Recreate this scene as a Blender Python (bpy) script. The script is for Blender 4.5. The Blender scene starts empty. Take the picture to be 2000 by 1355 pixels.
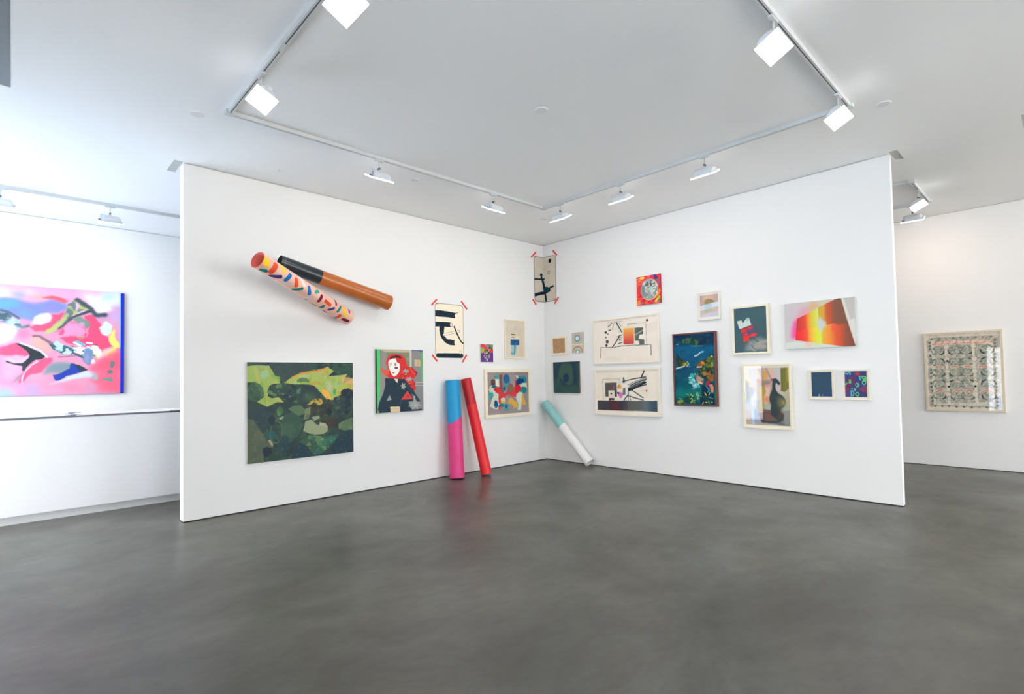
import bpy, bmesh, math
import numpy as np
from mathutils import Matrix, Vector

C = bpy.context.scene.collection
scene = bpy.context.scene

# ------------------------------------------------------------------ camera
CAM_LOC = (6.6261, 6.1557, 1.3941)
CAM_ROT = ((-0.725314, 0.007876, 0.688373), (0.688171, 0.035083, 0.724699), (-0.018443, 0.999353, -0.030866))
CAM_LENS = 18.5186
CAM_SHIFT = 0.01414

cd = bpy.data.cameras.new('camera')
cam = bpy.data.objects.new('camera', cd)
C.objects.link(cam)
m = Matrix(CAM_ROT).to_4x4()
m.translation = CAM_LOC
cam.matrix_world = m
cd.sensor_width = 36.0
cd.lens = CAM_LENS
cd.shift_y = CAM_SHIFT
cd.clip_start = 0.05
scene.camera = cam

# ------------------------------------------------------------------ exposure, sky, daylight
scene.view_settings.view_transform = 'Standard'
scene.view_settings.look = 'None'
scene.view_settings.gamma = 1.0
scene.view_settings.use_curve_mapping = False
scene.view_settings.exposure = 0.46

SKY = (0.92, 0.958, 1.0)
SKY_POWER = 7.8
SUN_POWER = 31.0
LAMP_POWER = 28.0
LAMP_WARM = (1.0, 0.955, 0.90)
world = bpy.data.worlds.new('sky')
scene.world = world
world.use_nodes = True
wn = world.node_tree
bg = wn.nodes['Background']
bg.inputs[0].default_value = (*SKY, 1)
bg.inputs[1].default_value = SKY_POWER

sl = bpy.data.lights.new('sun', 'SUN')
sl.energy = SUN_POWER
sl.color = (1.0, 0.975, 0.94)
sl.angle = math.radians(0.6)
so = bpy.data.objects.new('sun', sl)
C.objects.link(so)
so.rotation_euler = Vector((-0.55, -0.45, 1.25)).to_track_quat('Z', 'Y').to_euler()   # high behind the building: lights the street, not the room

def portal(x, y0, y1, z0, z1, along_x=0.0):
    l = bpy.data.lights.new('window_portal', 'AREA')
    l.shape = 'RECTANGLE'
    l.size = z1 - z0
    l.size_y = along_x or (y1 - y0)
    l.cycles.is_portal = True
    o = bpy.data.objects.new('window_portal', l)
    C.objects.link(o)
    o.location = (x, (y0+y1)/2, (z0+z1)/2)
    o.rotation_euler = (0, math.radians(90), math.radians(90) if along_x else 0)      # shines into the room

EAST = 8.3
WINDOWS = [(-3.0, 0.45, 0.05, 2.9), (4.45, 5.1, 0.05, 2.1), (6.7, 9.0, 0.05, 3.2)]  # last one is unseen, added to light the right wall
for (a, b, c, d) in WINDOWS:
    portal(EAST+0.02, a, b, c, d)
NORTH = 13.0
ADDED_FRONT_WINDOWS = [(-2.6, 1.4, 0.05, 3.4), (4.0, 7.0, 0.05, 3.4)]  # unseen windows added to give the room fill light
for (a, b, c, d) in ADDED_FRONT_WINDOWS:
    portal((a+b)/2, NORTH+0.02, NORTH+0.02, c, d, b-a)

# ------------------------------------------------------------------ helpers
def lin(c):
    c = np.asarray(c, float)/255.0
    return np.where(c <= 0.04045, c/12.92, ((c+0.055)/1.055)**2.4)

def mat(name, rgb, rough=0.6, spec=0.5, metal=0.0, emit=None, emit_s=0.0, bump=None, mottle=None):
    m = bpy.data.materials.new(name)
    m.use_nodes = True
    nt = m.node_tree
    b = nt.nodes['Principled BSDF']
    col = tuple(lin(rgb))
    b.inputs['Base Color'].default_value = (*col, 1)
    b.inputs['Roughness'].default_value = rough
    b.inputs['Specular IOR Level'].default_value = spec
    b.inputs['Metallic'].default_value = metal
    if emit is not None:
        b.inputs['Emission Color'].default_value = (*emit, 1)
        b.inputs['Emission Strength'].default_value = emit_s
    tc = nt.nodes.new('ShaderNodeTexCoord')
    if mottle:
        sc, amt = mottle
        n = nt.nodes.new('ShaderNodeTexNoise'); n.inputs['Scale'].default_value = sc; n.inputs['Detail'].default_value = 4
        nt.links.new(tc.outputs['Object'], n.inputs['Vector'])
        mx = nt.nodes.new('ShaderNodeMix'); mx.data_type = 'RGBA'
        mx.inputs[6].default_value = (*[c*(1-amt) for c in col], 1)
        mx.inputs[7].default_value = (*[min(1, c*(1+amt)) for c in col], 1)
        nt.links.new(n.outputs['Fac'], mx.inputs[0])
        nt.links.new(mx.outputs[2], b.inputs['Base Color'])
    if bump:
        sc, st = bump
        n = nt.nodes.new('ShaderNodeTexNoise'); n.inputs['Scale'].default_value = sc; n.inputs['Detail'].default_value = 3
        nt.links.new(tc.outputs['Object'], n.inputs['Vector'])
        bp = nt.nodes.new('ShaderNodeBump'); bp.inputs['Strength'].default_value = st; bp.inputs['Distance'].default_value = 0.002
        nt.links.new(n.outputs['Fac'], bp.inputs['Height'])
        nt.links.new(bp.outputs[0], b.inputs['Normal'])
    return m

def new_obj(name, bm, material, parent=None, smooth=False):
    me = bpy.data.meshes.new(name)
    bm.to_mesh(me); bm.free()
    me.materials.append(material)
    if smooth:
        for p in me.polygons: p.use_smooth = True
    o = bpy.data.objects.new(name, me)
    C.objects.link(o)
    if parent: o.parent = parent
    return o

def box(bm, x0, x1, y0, y1, z0, z1, bevel=0.0):
    r = bmesh.ops.create_cube(bm, size=1.0)
    vs = r['verts']
    for v in vs:
        v.co = Vector(((x0+x1)/2+v.co.x*(x1-x0), (y0+y1)/2+v.co.y*(y1-y0), (z0+z1)/2+v.co.z*(z1-z0)))
    if bevel:
        es = list({e for v in vs for e in v.link_edges})
        bmesh.ops.bevel(bm, geom=es, offset=bevel, segments=2, affect='EDGES')
    return bm

def boxes(*bs, bevel=0.0):
    bm = bmesh.new()
    for b in bs: box(bm, *b, bevel=bevel)
    return bm

def cyl(bm, p0, p1, r0, r1=None, seg=24, cap=True):
    r1 = r0 if r1 is None else r1
    p0 = Vector(p0); p1 = Vector(p1)
    d = (p1-p0)
    q = d.to_track_quat('Z', 'Y').to_matrix().to_4x4()
    q.translation = (p0+p1)/2
    bmesh.ops.create_cone(bm, cap_ends=cap, segments=seg, radius1=r0, radius2=r1, depth=d.length, matrix=q)
    return bm

def structure(name, bm, material, parent=None):
    o = new_obj(name, bm, material, parent)
    if parent is None: o['kind'] = 'structure'
    return o

def thing(name, label, cat, loc=(0, 0, 0), rz=0.0, group=None):
    o = bpy.data.objects.new(name, None)
    C.objects.link(o)
    o.location = loc
    o.rotation_euler = (0, 0, rz)
    o['label'] = label; o['category'] = cat
    if group: o['group'] = group
    return o

# ------------------------------------------------------------------ surface materials
M_wall = mat('painted_wall', (241, 240, 238), 0.75, 0.25, bump=(180, 0.06), mottle=(0.6, 0.012))
M_ceiling = mat('painted_ceiling', (251, 251, 250), 0.85, 0.2, mottle=(0.5, 0.012))
M_reveal = mat('shadow_reveal', (205, 205, 203), 0.8, 0.2)
M_gap = mat('floor_reveal', (60, 60, 58), 0.8, 0.2)

def floor_material():
    m = bpy.data.materials.new('polished_concrete'); m.use_nodes = True
    nt = m.node_tree; N = nt.nodes; L = nt.links
    b = N['Principled BSDF']
    tc = N.new('ShaderNodeTexCoord')
    def noise(scale, detail, rough, distort, sx=1, sy=1, rot=0.0):
        mp = N.new('ShaderNodeMapping'); mp.inputs['Scale'].default_value = (sx, sy, 1); mp.inputs['Rotation'].default_value = (0, 0, rot)
        L.new(tc.outputs['Object'], mp.inputs['Vector'])
        n = N.new('ShaderNodeTexNoise'); n.inputs['Scale'].default_value = scale; n.inputs['Detail'].default_value = detail
        n.inputs['Roughness'].default_value = rough; n.inputs['Distortion'].default_value = distort
        L.new(mp.outputs[0], n.inputs['Vector']); return n.outputs['Fac']
    def ramp(f, p0, c0, p1, c1):
        r = N.new('ShaderNodeValToRGB'); r.color_ramp.elements[0].position = p0; r.color_ramp.elements[0].color = (*c0, 1)
        r.color_ramp.elements[1].position = p1; r.color_ramp.elements[1].color = (*c1, 1)
        L.new(f, r.inputs[0]); return r.outputs[0]
    def mul(a, c, f=1.0):
        x = N.new('ShaderNodeMix'); x.data_type = 'RGBA'; x.blend_type = 'MULTIPLY'; x.inputs[0].default_value = f
        L.new(a, x.inputs[6]); L.new(c, x.inputs[7]); return x.outputs[2]
    base = ramp(noise(0.7, 7, 0.62, 1.0), 0.36, tuple(lin((76, 75, 69))), 0.64, tuple(lin((97, 96, 89))))
    streak = ramp(noise(1.3, 8, 0.66, 1.4, 1.0, 1.6, 0.5), 0.32, (0.76, 0.74, 0.71), 0.72, (1.18, 1.21, 1.23))
    fine = ramp(noise(9, 5, 0.65, 0.3, 1, 1.8, 0.9), 0.3, (0.88, 0.88, 0.88), 0.72, (1.10, 1.10, 1.09))
    speck = ramp(noise(60, 2, 0.5, 0), 0.70, (1, 1, 1), 0.80, (1.35, 1.35, 1.33))
    c = mul(mul(mul(base, streak), fine), speck, 0.6)
    L.new(c, b.inputs['Base Color'])
    rr = N.new('ShaderNodeMapRange'); L.new(noise(1.2, 5, 0.6, 0.5), rr.inputs[0])
    rr.inputs[1].default_value = 0.3; rr.inputs[2].default_value = 0.7; rr.inputs[3].default_value = 0.30; rr.inputs[4].default_value = 0.44
    L.new(rr.outputs[0], b.inputs['Roughness'])
    b.inputs['Specular IOR Level'].default_value = 0.5
    return m
M_floor = floor_material()

# ------------------------------------------------------------------ room shell
H = 3.66
X0, X1, Y0, Y1 = -3.17, EAST, -3.22, NORTH
structure('floor', boxes((X0-.2, X1+.2, Y0-.2, Y1+.2, -0.15, 0.0)), M_floor)

def ceiling():
    """flat ceiling slab with the slots that the partition walls run up into"""
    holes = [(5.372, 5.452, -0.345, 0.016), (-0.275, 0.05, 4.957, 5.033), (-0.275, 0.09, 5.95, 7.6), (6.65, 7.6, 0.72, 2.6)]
    xs = sorted({X0-.2, X1+.2, *[h[0] for h in holes], *[h[1] for h in holes]})
    ys = sorted({Y0-.2, Y1+.2, *[h[2] for h in holes], *[h[3] for h in holes]})
    bm = bmesh.new()
    for i in range(len(xs)-1):
        for j in range(len(ys)-1):
            cx, cy = (xs[i]+xs[i+1])/2, (ys[j]+ys[j+1])/2
            hole = any(h[0] < cx < h[1] and h[2] < cy < h[3] for h in holes)
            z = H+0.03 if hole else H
            box(bm, xs[i], xs[i+1], ys[j], ys[j+1], z, H+0.6)
    return bm
ce = structure('ceiling', ceiling(), M_ceiling)
for nm, cc_, hs in (('slot_shade_panel', (196, 196, 192), [(5.372, 5.452, -0.345, 0.016), (-0.275, 0.05, 4.957, 5.033), (-0.275, 0.09, 5.95, 7.6)]), ('recess_shade_panel', (150, 156, 160), [(6.65, 7.6, 0.72, 2.6)])):
    M_ = mat(nm+'_paint', cc_, .85, .2)  # grey tone painted in for the shade of the ceiling recesses
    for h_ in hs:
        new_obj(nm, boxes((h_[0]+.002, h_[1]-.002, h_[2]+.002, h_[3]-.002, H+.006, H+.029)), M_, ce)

T = 0.14
LX, RY = 5.369, 4.955
WT = H-0.008
wl = structure('wall_left', boxes((-T, LX, -T, 0.0, 0.010, WT)), M_wall)
new_obj('shadow_reveal', boxes((0.0, LX-.008, -T+.01, -0.012, WT, H)), M_reveal, wl)
structure('gap_shade_left', boxes((0.0, LX-.012, -T+.012, -0.012, 0.0, 0.010)), M_gap)  # dark strips put in as the shade of the gap under the walls
TR = 0.085
wr = structure('wall_right', boxes((-TR, 0.0, 0.0, RY, 0.010, WT)), M_wall)
new_obj('shadow_reveal', boxes((-TR+.01, -0.012, 0.0, RY-.008, WT, H)), M_reveal, wr)
structure('gap_shade_right', boxes((-TR+.012, -0.012, 0.0, RY-.012, 0.0, 0.010)), M_gap)
wb = structure('wall_back', boxes((X0-.2, X1+.2, Y0-.2, Y0, 0.0, WT)), M_wall)
new_obj('shadow_reveal', boxes((X0, X1, Y0-.05, Y0-.012, WT, H)), M_reveal, wb)
wf = structure('wall_far_right', boxes((X0-.2, X0, Y0, Y1, 0.008, WT)), M_wall)
new_obj('shadow_reveal', boxes((X0-.05, X0-.012, Y0, Y1, WT, H)), M_reveal, wf)
structure('gap_shade_far_right', boxes((X0-.05, X0-.010, Y0, Y1, 0.0, 0.008)), M_gap)
def front_wall():
    bm = bmesh.new()
    x = X0-.2
    for (a, b, c, d) in ADDED_FRONT_WINDOWS:
        box(bm, x, a, Y1, Y1+.2, 0, H)
        box(bm, a, b, Y1, Y1+.2, 0, c)
        box(bm, a, b, Y1, Y1+.2, d, H)
        x = b
    box(bm, x, X1+.2, Y1, Y1+.2, 0, H)
    return bm
structure('wall_front', front_wall(), M_wall)

def east_wall():
    bm = bmesh.new()
    y = Y0
    for (a, b, c, d) in WINDOWS:
        box(bm, X1, X1+.2, y, a, 0, H)
        box(bm, X1, X1+.2, a, b, 0, c)
        box(bm, X1, X1+.2, a, b, d, H)
        y = b
    box(bm, X1, X1+.2, y, Y1, 0, H)
    return bm
structure('wall_window_side', east_wall(), M_wall)

M_metal_dark = mat('window_metal', (70, 72, 74), 0.4, 0.5, 0.6)
def glass_material(name, rough=0.0):
    m = bpy.data.materials.new(name); m.use_nodes = True
    nt = m.node_tree; nt.nodes.clear()
    out = nt.nodes.new('ShaderNodeOutputMaterial')
    tr = nt.nodes.new('ShaderNodeBsdfTransparent'); gl = nt.nodes.new('ShaderNodeBsdfGlossy')
    gl.inputs['Roughness'].default_value = rough
    # Schlick reflectance of a thin pane, the same from both sides
    lw = nt.nodes.new('ShaderNodeLayerWeight'); lw.inputs['Blend'].default_value = 0.5
    pw = nt.nodes.new('ShaderNodeMath'); pw.operation = 'POWER'; pw.inputs[1].default_value = 5.0
    nt.links.new(lw.outputs['Facing'], pw.inputs[0])
    ma = nt.nodes.new('ShaderNodeMath'); ma.operation = 'MULTIPLY_ADD'; ma.inputs[1].default_value = 0.94; ma.inputs[2].default_value = 0.06
    nt.links.new(pw.outputs[0], ma.inputs[0])
    mx = nt.nodes.new('ShaderNodeMixShader')
    nt.links.new(ma.outputs[0], mx.inputs[0]); nt.links.new(tr.outputs[0], mx.inputs[1]); nt.links.new(gl.outputs[0], mx.inputs[2])
    nt.links.new(mx.outputs[0], out.inputs[0])
    return m
M_glass = glass_material('picture_glass', 0.02)
M_wglass = glass_material('window_glass', 0.0)
for i, (a, b, c, d) in enumerate(WINDOWS):
    bm = bmesh.new()
    n = 3
    for k in range(n+1):
        y = a+(b-a)*k/n
        y = min(max(y, a+.03), b-.03)
        box(bm, X1+.02, X1+.10, y-.03, y+.03, c, d)
    for z in (c+.03, d-.03):
        box(bm, X1+.02, X1+.10, a, b, z-.03, z+.03)
    w = structure('window_%d' % (i+1), bm, M_metal_dark)
    for k in range(n):
        y0 = a+(b-a)*k/n; y1 = a+(b-a)*(k+1)/n
        bm = bmesh.new()
        vs = [bm.verts.new(v) for v in ((X1+.06, y0, c+.06), (X1+.06, y1, c+.06), (X1+.06, y1, d-.06), (X1+.06, y0, d-.06))]
        bm.faces.new(vs)
        new_obj('pane', bm, M_wglass, w)
for i, (a, b, c, d) in enumerate(ADDED_FRONT_WINDOWS):
    bm = bmesh.new()
    n = 4
    for k in range(n+1):
        x = min(max(a+(b-a)*k/n, a+.03), b-.03)
        box(bm, x-.03, x+.03, Y1+.02, Y1+.10, c, d)
    for z in (c+.03, d-.03):
        box(bm, a, b, Y1+.02, Y1+.10, z-.03, z+.03)
    w = structure('window_%d' % (i+4), bm, M_metal_dark)
    for k in range(n):
        x0 = a+(b-a)*k/n; x1 = a+(b-a)*(k+1)/n
        bm = bmesh.new()
        bm.faces.new([bm.verts.new(v) for v in ((x0, Y1+.06, c+.06), (x1, Y1+.06, c+.06), (x1, Y1+.06, d-.06), (x0, Y1+.06, d-.06))])
        new_obj('pane', bm, M_wglass, w)
# unseen paving added to bounce daylight indoors, toned cool and warm
structure('ground_outside', boxes((X1+.25, X1+14, -16, 28, -0.2, -0.02)), mat('cool_bounce_paving', (150, 168, 188), 0.9, 0.2, mottle=(1.5, .1)))
structure('ground_front', boxes((-14, X1+.25, Y1+.25, Y1+15, -0.2, -0.02)), mat('warm_bounce_paving', (214, 207, 196), 0.9, 0.2, mottle=(1.5, .1)))

# ------------------------------------------------------------------ ceiling track lighting
M_track = mat('white_track', (212, 214, 214), 0.45, 0.4)
M_slot = mat('track_slot', (112, 114, 112), 0.6, 0.3)
M_lampbody = mat('lamp_enamel', (222, 225, 228), 0.4, 0.4)
M_knob = mat('lamp_joint', (110, 112, 112), 0.5, 0.5)
def emitter(name, col, s):
    m = bpy.data.materials.new(name); m.use_nodes = True
    nt = m.node_tree; nt.nodes.clear()
    out = nt.nodes.new('ShaderNodeOutputMaterial'); e = nt.nodes.new('ShaderNodeEmission')
    e.inputs[0].default_value = (*col, 1); e.inputs[1].default_value = s
    nt.links.new(e.outputs[0], out.inputs[0]); return m
M_rim = emitter('glowing_glass_rim', (1, 1, 1), 10.0)
M_lens = emitter('lit_lens', LAMP_WARM, LAMP_POWER)
M_lens_warm = emitter('lit_lens_warm', (1.0, 0.80, 0.66), LAMP_POWER*1.25)

def rail(parent, p0, p1, couplers=(), taps=()):
    """one straight run of track: channel body, recessed slot, cover pieces"""
    x0, y0 = p0; x1, y1 = p1
    alongx = abs(x1-x0) > abs(y1-y0)
    h = 0.018
    def b(s0, s1, o0, o1, z0, z1):
        if alongx: return (s0, s1, y0+o0, y0+o1, z0, z1)
        return (x0+o0, x0+o1, s0, s1, z0, z1)
    s0, s1 = (min(x0, x1), max(x0, x1)) if alongx else (min(y0, y1), max(y0, y1))
    new_obj('rail', boxes(b(s0, s1, -h, -.005, H-.034, H), b(s0, s1, .005, h, H-.034, H), b(s0, s1, -.005, .005, H-.012, H)), M_track, parent)
    new_obj('slot', boxes(b(s0+.05, s1-.05, -.0048, .0048, H-.030, H-.0125)), M_slot, parent)
    for c in couplers:
        new_obj('coupler', boxes(b(c-.045, c+.045, -h-.002, h+.002, H-.037, H-.0001), bevel=.001), M_track, parent)

def corner(parent, x, y):
    new_obj('corner_piece', boxes((x-.032, x+.032, y-.032, y+.032, H-.036, H-.0001), bevel=.002), M_track, parent)

YT, XT, XL, YR = 1.43, 1.50, 5.33, 4.96
t = thing('lighting_track', 'square loop of white ceiling track in front of the two picture walls', 'track', (0, 0, 0))
rail(t, (XT, YT), (XL, YT), (3.2,))
rail(t, (XT, YT), (XT, YR), (2.2, 4.3))
rail(t, (XL, YT), (XL, 7.2), (2.62, 4.9))
rail(t, (XT, YR), (6.2, YR), (4.2,))
for x, y in ((XT, YT), (XL, YT), (XT, YR)): corner(t, x, y)
t = thing('lighting_track', 'straight white ceiling track above the reception desk', 'track', (0, 0, 0))
rail(t, (3.4, -2.0), (8.1, -2.0), (7.2,))
t = thing('lighting_track', 'white ceiling track in the back room right of the partition', 'track', (0, 0, 0))
rail(t, (-1.13, 3.0), (-1.13, YR))
rail(t, (-2.22, 3.0), (-2.22, YR))
rail(t, (-2.22, YR), (-1.13, YR))
for x in (-2.22, -1.13): corner(t, x, YR)

TILT = math.radians(26.5)
def arch(bm, x0, x1, w, h, z0, seg=14):
    """half-round housing extruded along x, rounded end edges"""
    prof = []
    for i in range(seg+1):
        a = math.pi*i/seg
        prof.append((w/2*math.cos(a), h*(math.sin(a)**0.7)))
    rings = []
    for x, s in ((x0, .80), (x0+.010, .97), (x0+.02, 1), (x1-.045, 1), (x1-.018, .93), (x1, .66)):
        rings.append([bm.verts.new((x, y*(.6+.4*s), z0+z*s)) for y, z in prof])
    for a, b in zip(rings[:-1], rings[1:]):
        for i in range(seg):
            bm.faces.new((a[i], a[i+1], b[i+1], b[i]))
    bm.faces.new(rings[0]); bm.faces.new(list(reversed(rings[-1])))
    bmesh.ops.recalc_face_normals(bm, faces=bm.faces)
    return bm

def make_lamp(label, group):
    """wall-washer: local X along the track, tilts towards +Y"""
    t = thing('track_lamp', label, 'lamp', (0, 0, 3.62), 0, group)
    new_obj('adapter', boxes((-.05, .05, -.015, .015, -.012, .0055), bevel=.002), M_track, t)
    new_obj('stem', cyl(bmesh.new(), (0, 0, -.118), (0, 0, -.010), .0065, seg=14), M_track, t, True)
    bm = bmesh.new(); cyl(bm, (0, -.014, -.088), (0, .014, -.088), .011, seg=16)
    new_obj('joint', bm, M_knob, t)
    rot = Matrix.Rotation(TILT, 4, 'X')
    off = Vector((0, 0.0, -.185))
    def place(bm):
        bmesh.ops.transform(bm, matrix=Matrix.Translation(off) @ rot, verts=bm.verts)
        return bm
    h = new_obj('housing', place(arch(bmesh.new(), -.085, .105, .135, .066, .007)), M_lampbody, t, False)
    bm = boxes((-.125, .125, -.08, .08, -.006, .006))
    for f in bm.faces:      # lit face below, glowing glass rim, enamelled back
        f.normal_update()
        f.material_index = 0 if f.normal.z < -.9 else (2 if f.normal.z > .9 else 1)
    ln = new_obj('lens', place(bm), M_lens, t)
    ln.data.materials.append(M_rim); ln.data.materials.append(M_lampbody)
    bm = bmesh.new()
    box(bm, -.100, -.092, -.012, .012, -.009, .040, bevel=.002)
    box(bm, -.098, .0, -.008, .008, .066, .072, bevel=.001)
    box(bm, -.100, -.092, -.012, .012, .040, .072, bevel=.001)
    new_obj('bracket', place(bm), M_lampbody, t)
    bm = bmesh.new(); cyl(bm, (-.108, 0, .012), (-.090, 0, .012), .009, seg=14)
    new_obj('tilt_screw', place(bm), M_knob, t)
    return t

def dup(root, label, group):
    r = root.copy(); C.objects.link(r); r['label'] = label; r['group'] = group
    for ch in list(root.children):
        c = ch.copy(); C.objects.link(c); c.parent = r
    return r

LAMPS = [  # x, y, heading (rotation about z; lens faces local +Y), label, warm
    (3.945, YT, 180, 'white wall-washer lamp on the track above the crossed wall tubes', 0),
    (2.40, YT, 180, 'white wall-washer lamp on the track between the wall tubes and the corner', 0),
    (XT, 1.72, 90, 'white wall-washer lamp right beside the inner track corner', 0),
    (XT, 2.65, 90, 'white wall-washer lamp, middle one of three along the right wall', 0),
    (XT, 3.675, 90, 'white wall-washer lamp on the right wall track nearest the far track corner', 0),
    (XL, 2.21, 270, 'lit lamp with glaring square lens near the left track corner', 0),
    (XL, 3.53, 270, 'glaring lamp cut off by the top edge of the picture', 0),
    (3.17, YR, 0, 'largest glaring lamp, hanging at the upper right of the picture', 0),
    (1.805, YR, 0, 'glaring lamp hanging just beside the right track corner', 0),
    (6.735, -2.0, 180, 'white lamp on the desk track, cut off by the left picture edge', 0),
    (5.753, -2.0, 180, 'white lamp on the desk track nearest the partition end', 0),
    (-1.527, YR, 0, 'small lamp with lit oval-looking lens in the right back room', 1),
    (-2.22, 4.785, 90, 'small edge-on lamp under the brighter one in the right back room', 1),
]
proto = None
for i, (x, y, rz, lab, warm) in enumerate(LAMPS):
    grp = 'wall-washer lamps on the ceiling tracks'
    if proto is None: proto = o = make_lamp(lab, grp)
    else: o = dup(proto, lab, grp)
    o.location = (x, y, 3.62)
    o.rotation_euler = (0, 0, math.radians(rz))
    if warm:
        for c in o.children:
            if c.name.startswith('lens'):
                c.data = c.data.copy(); c.data.materials[0] = M_lens_warm

# small round cover plates and one hook on the ceiling
PLATES = [(5.51, 1.19, .05, 'round white cover plate on the ceiling left of the track corner'),
          (3.384, 3.16, .05, 'round white cover plate in the middle of the ceiling inside the track loop'),
          (6.36, -1.78, .045, 'round white cover plate on the ceiling above the desk'),
          (3.327, 1.134, .045, 'round white cover plate between the track and the left wall'),
          (1.123, 1.076, .045, 'round white cover plate on the ceiling near the inner corner'),
          (1.275, 5.16, .05, 'round white cover plate on the ceiling beside the right track corner'),
          (-1.653, 4.545, .045, 'round white cover plate on the ceiling of the right back room')]
M_plate = mat('cover_plate', (236, 236, 235), 0.6, 0.3)
for x, y, r, lab in PLATES:
    t = thing('cover_plate', lab, 'ceiling plate', (x, y, H), 0, 'sprinkler cover plates')
    new_obj('plate', cyl(bmesh.new(), (0, 0, -.006), (0, 0, 0), r, r*1.02, 28), M_plate, t)
    new_obj('collar', cyl(bmesh.new(), (0, 0, -.003), (0, 0, 0), r*1.18, seg=28), M_ceiling, t)
t = thing('ceiling_hook', 'tiny grey hook in the ceiling above the left wall', 'hook', (4.572, .446, H))
new_obj('eye', cyl(bmesh.new(), (0, 0, -.02), (0, 0, 0), .007, seg=12), M_reveal, t)

# ------------------------------------------------------------------ painting kit: flat art is rasterised to colours on a fine mesh
def vnoise(nx, ny, fx, fy, seed, octaves=3):
    rng = np.random.RandomState(seed)
    out = np.zeros((ny, nx)); amp = 1.0; tot = 0
    for o in range(octaves):
        gx = max(2, int(fx*2**o)+2); gy = max(2, int(fy*2**o)+2)
        g = rng.rand(gy+1, gx+1)
        X = np.linspace(0, fx*2**o, nx); Y = np.linspace(0, fy*2**o, ny)
        X = np.clip(X, 0, gx-1e-6); Y = np.clip(Y, 0, gy-1e-6)
        xi = X.astype(int); yi = Y.astype(int)
        xi = np.minimum(xi, gx-1); yi = np.minimum(yi, gy-1)
        tx = X-xi; ty = Y-yi; tx = tx*tx*(3-2*tx); ty = ty*ty*(3-2*ty)
        a = g[yi][:, xi]; b = g[yi][:, xi+1]; c = g[yi+1][:, xi]; d = g[yi+1][:, xi+1]
        v = (a*(1-tx)+b*tx)*(1-ty)[:, None]+(c*(1-tx)+d*tx)*ty[:, None]
        out += amp*v; tot += amp; amp *= .55
    return out/tot

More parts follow.
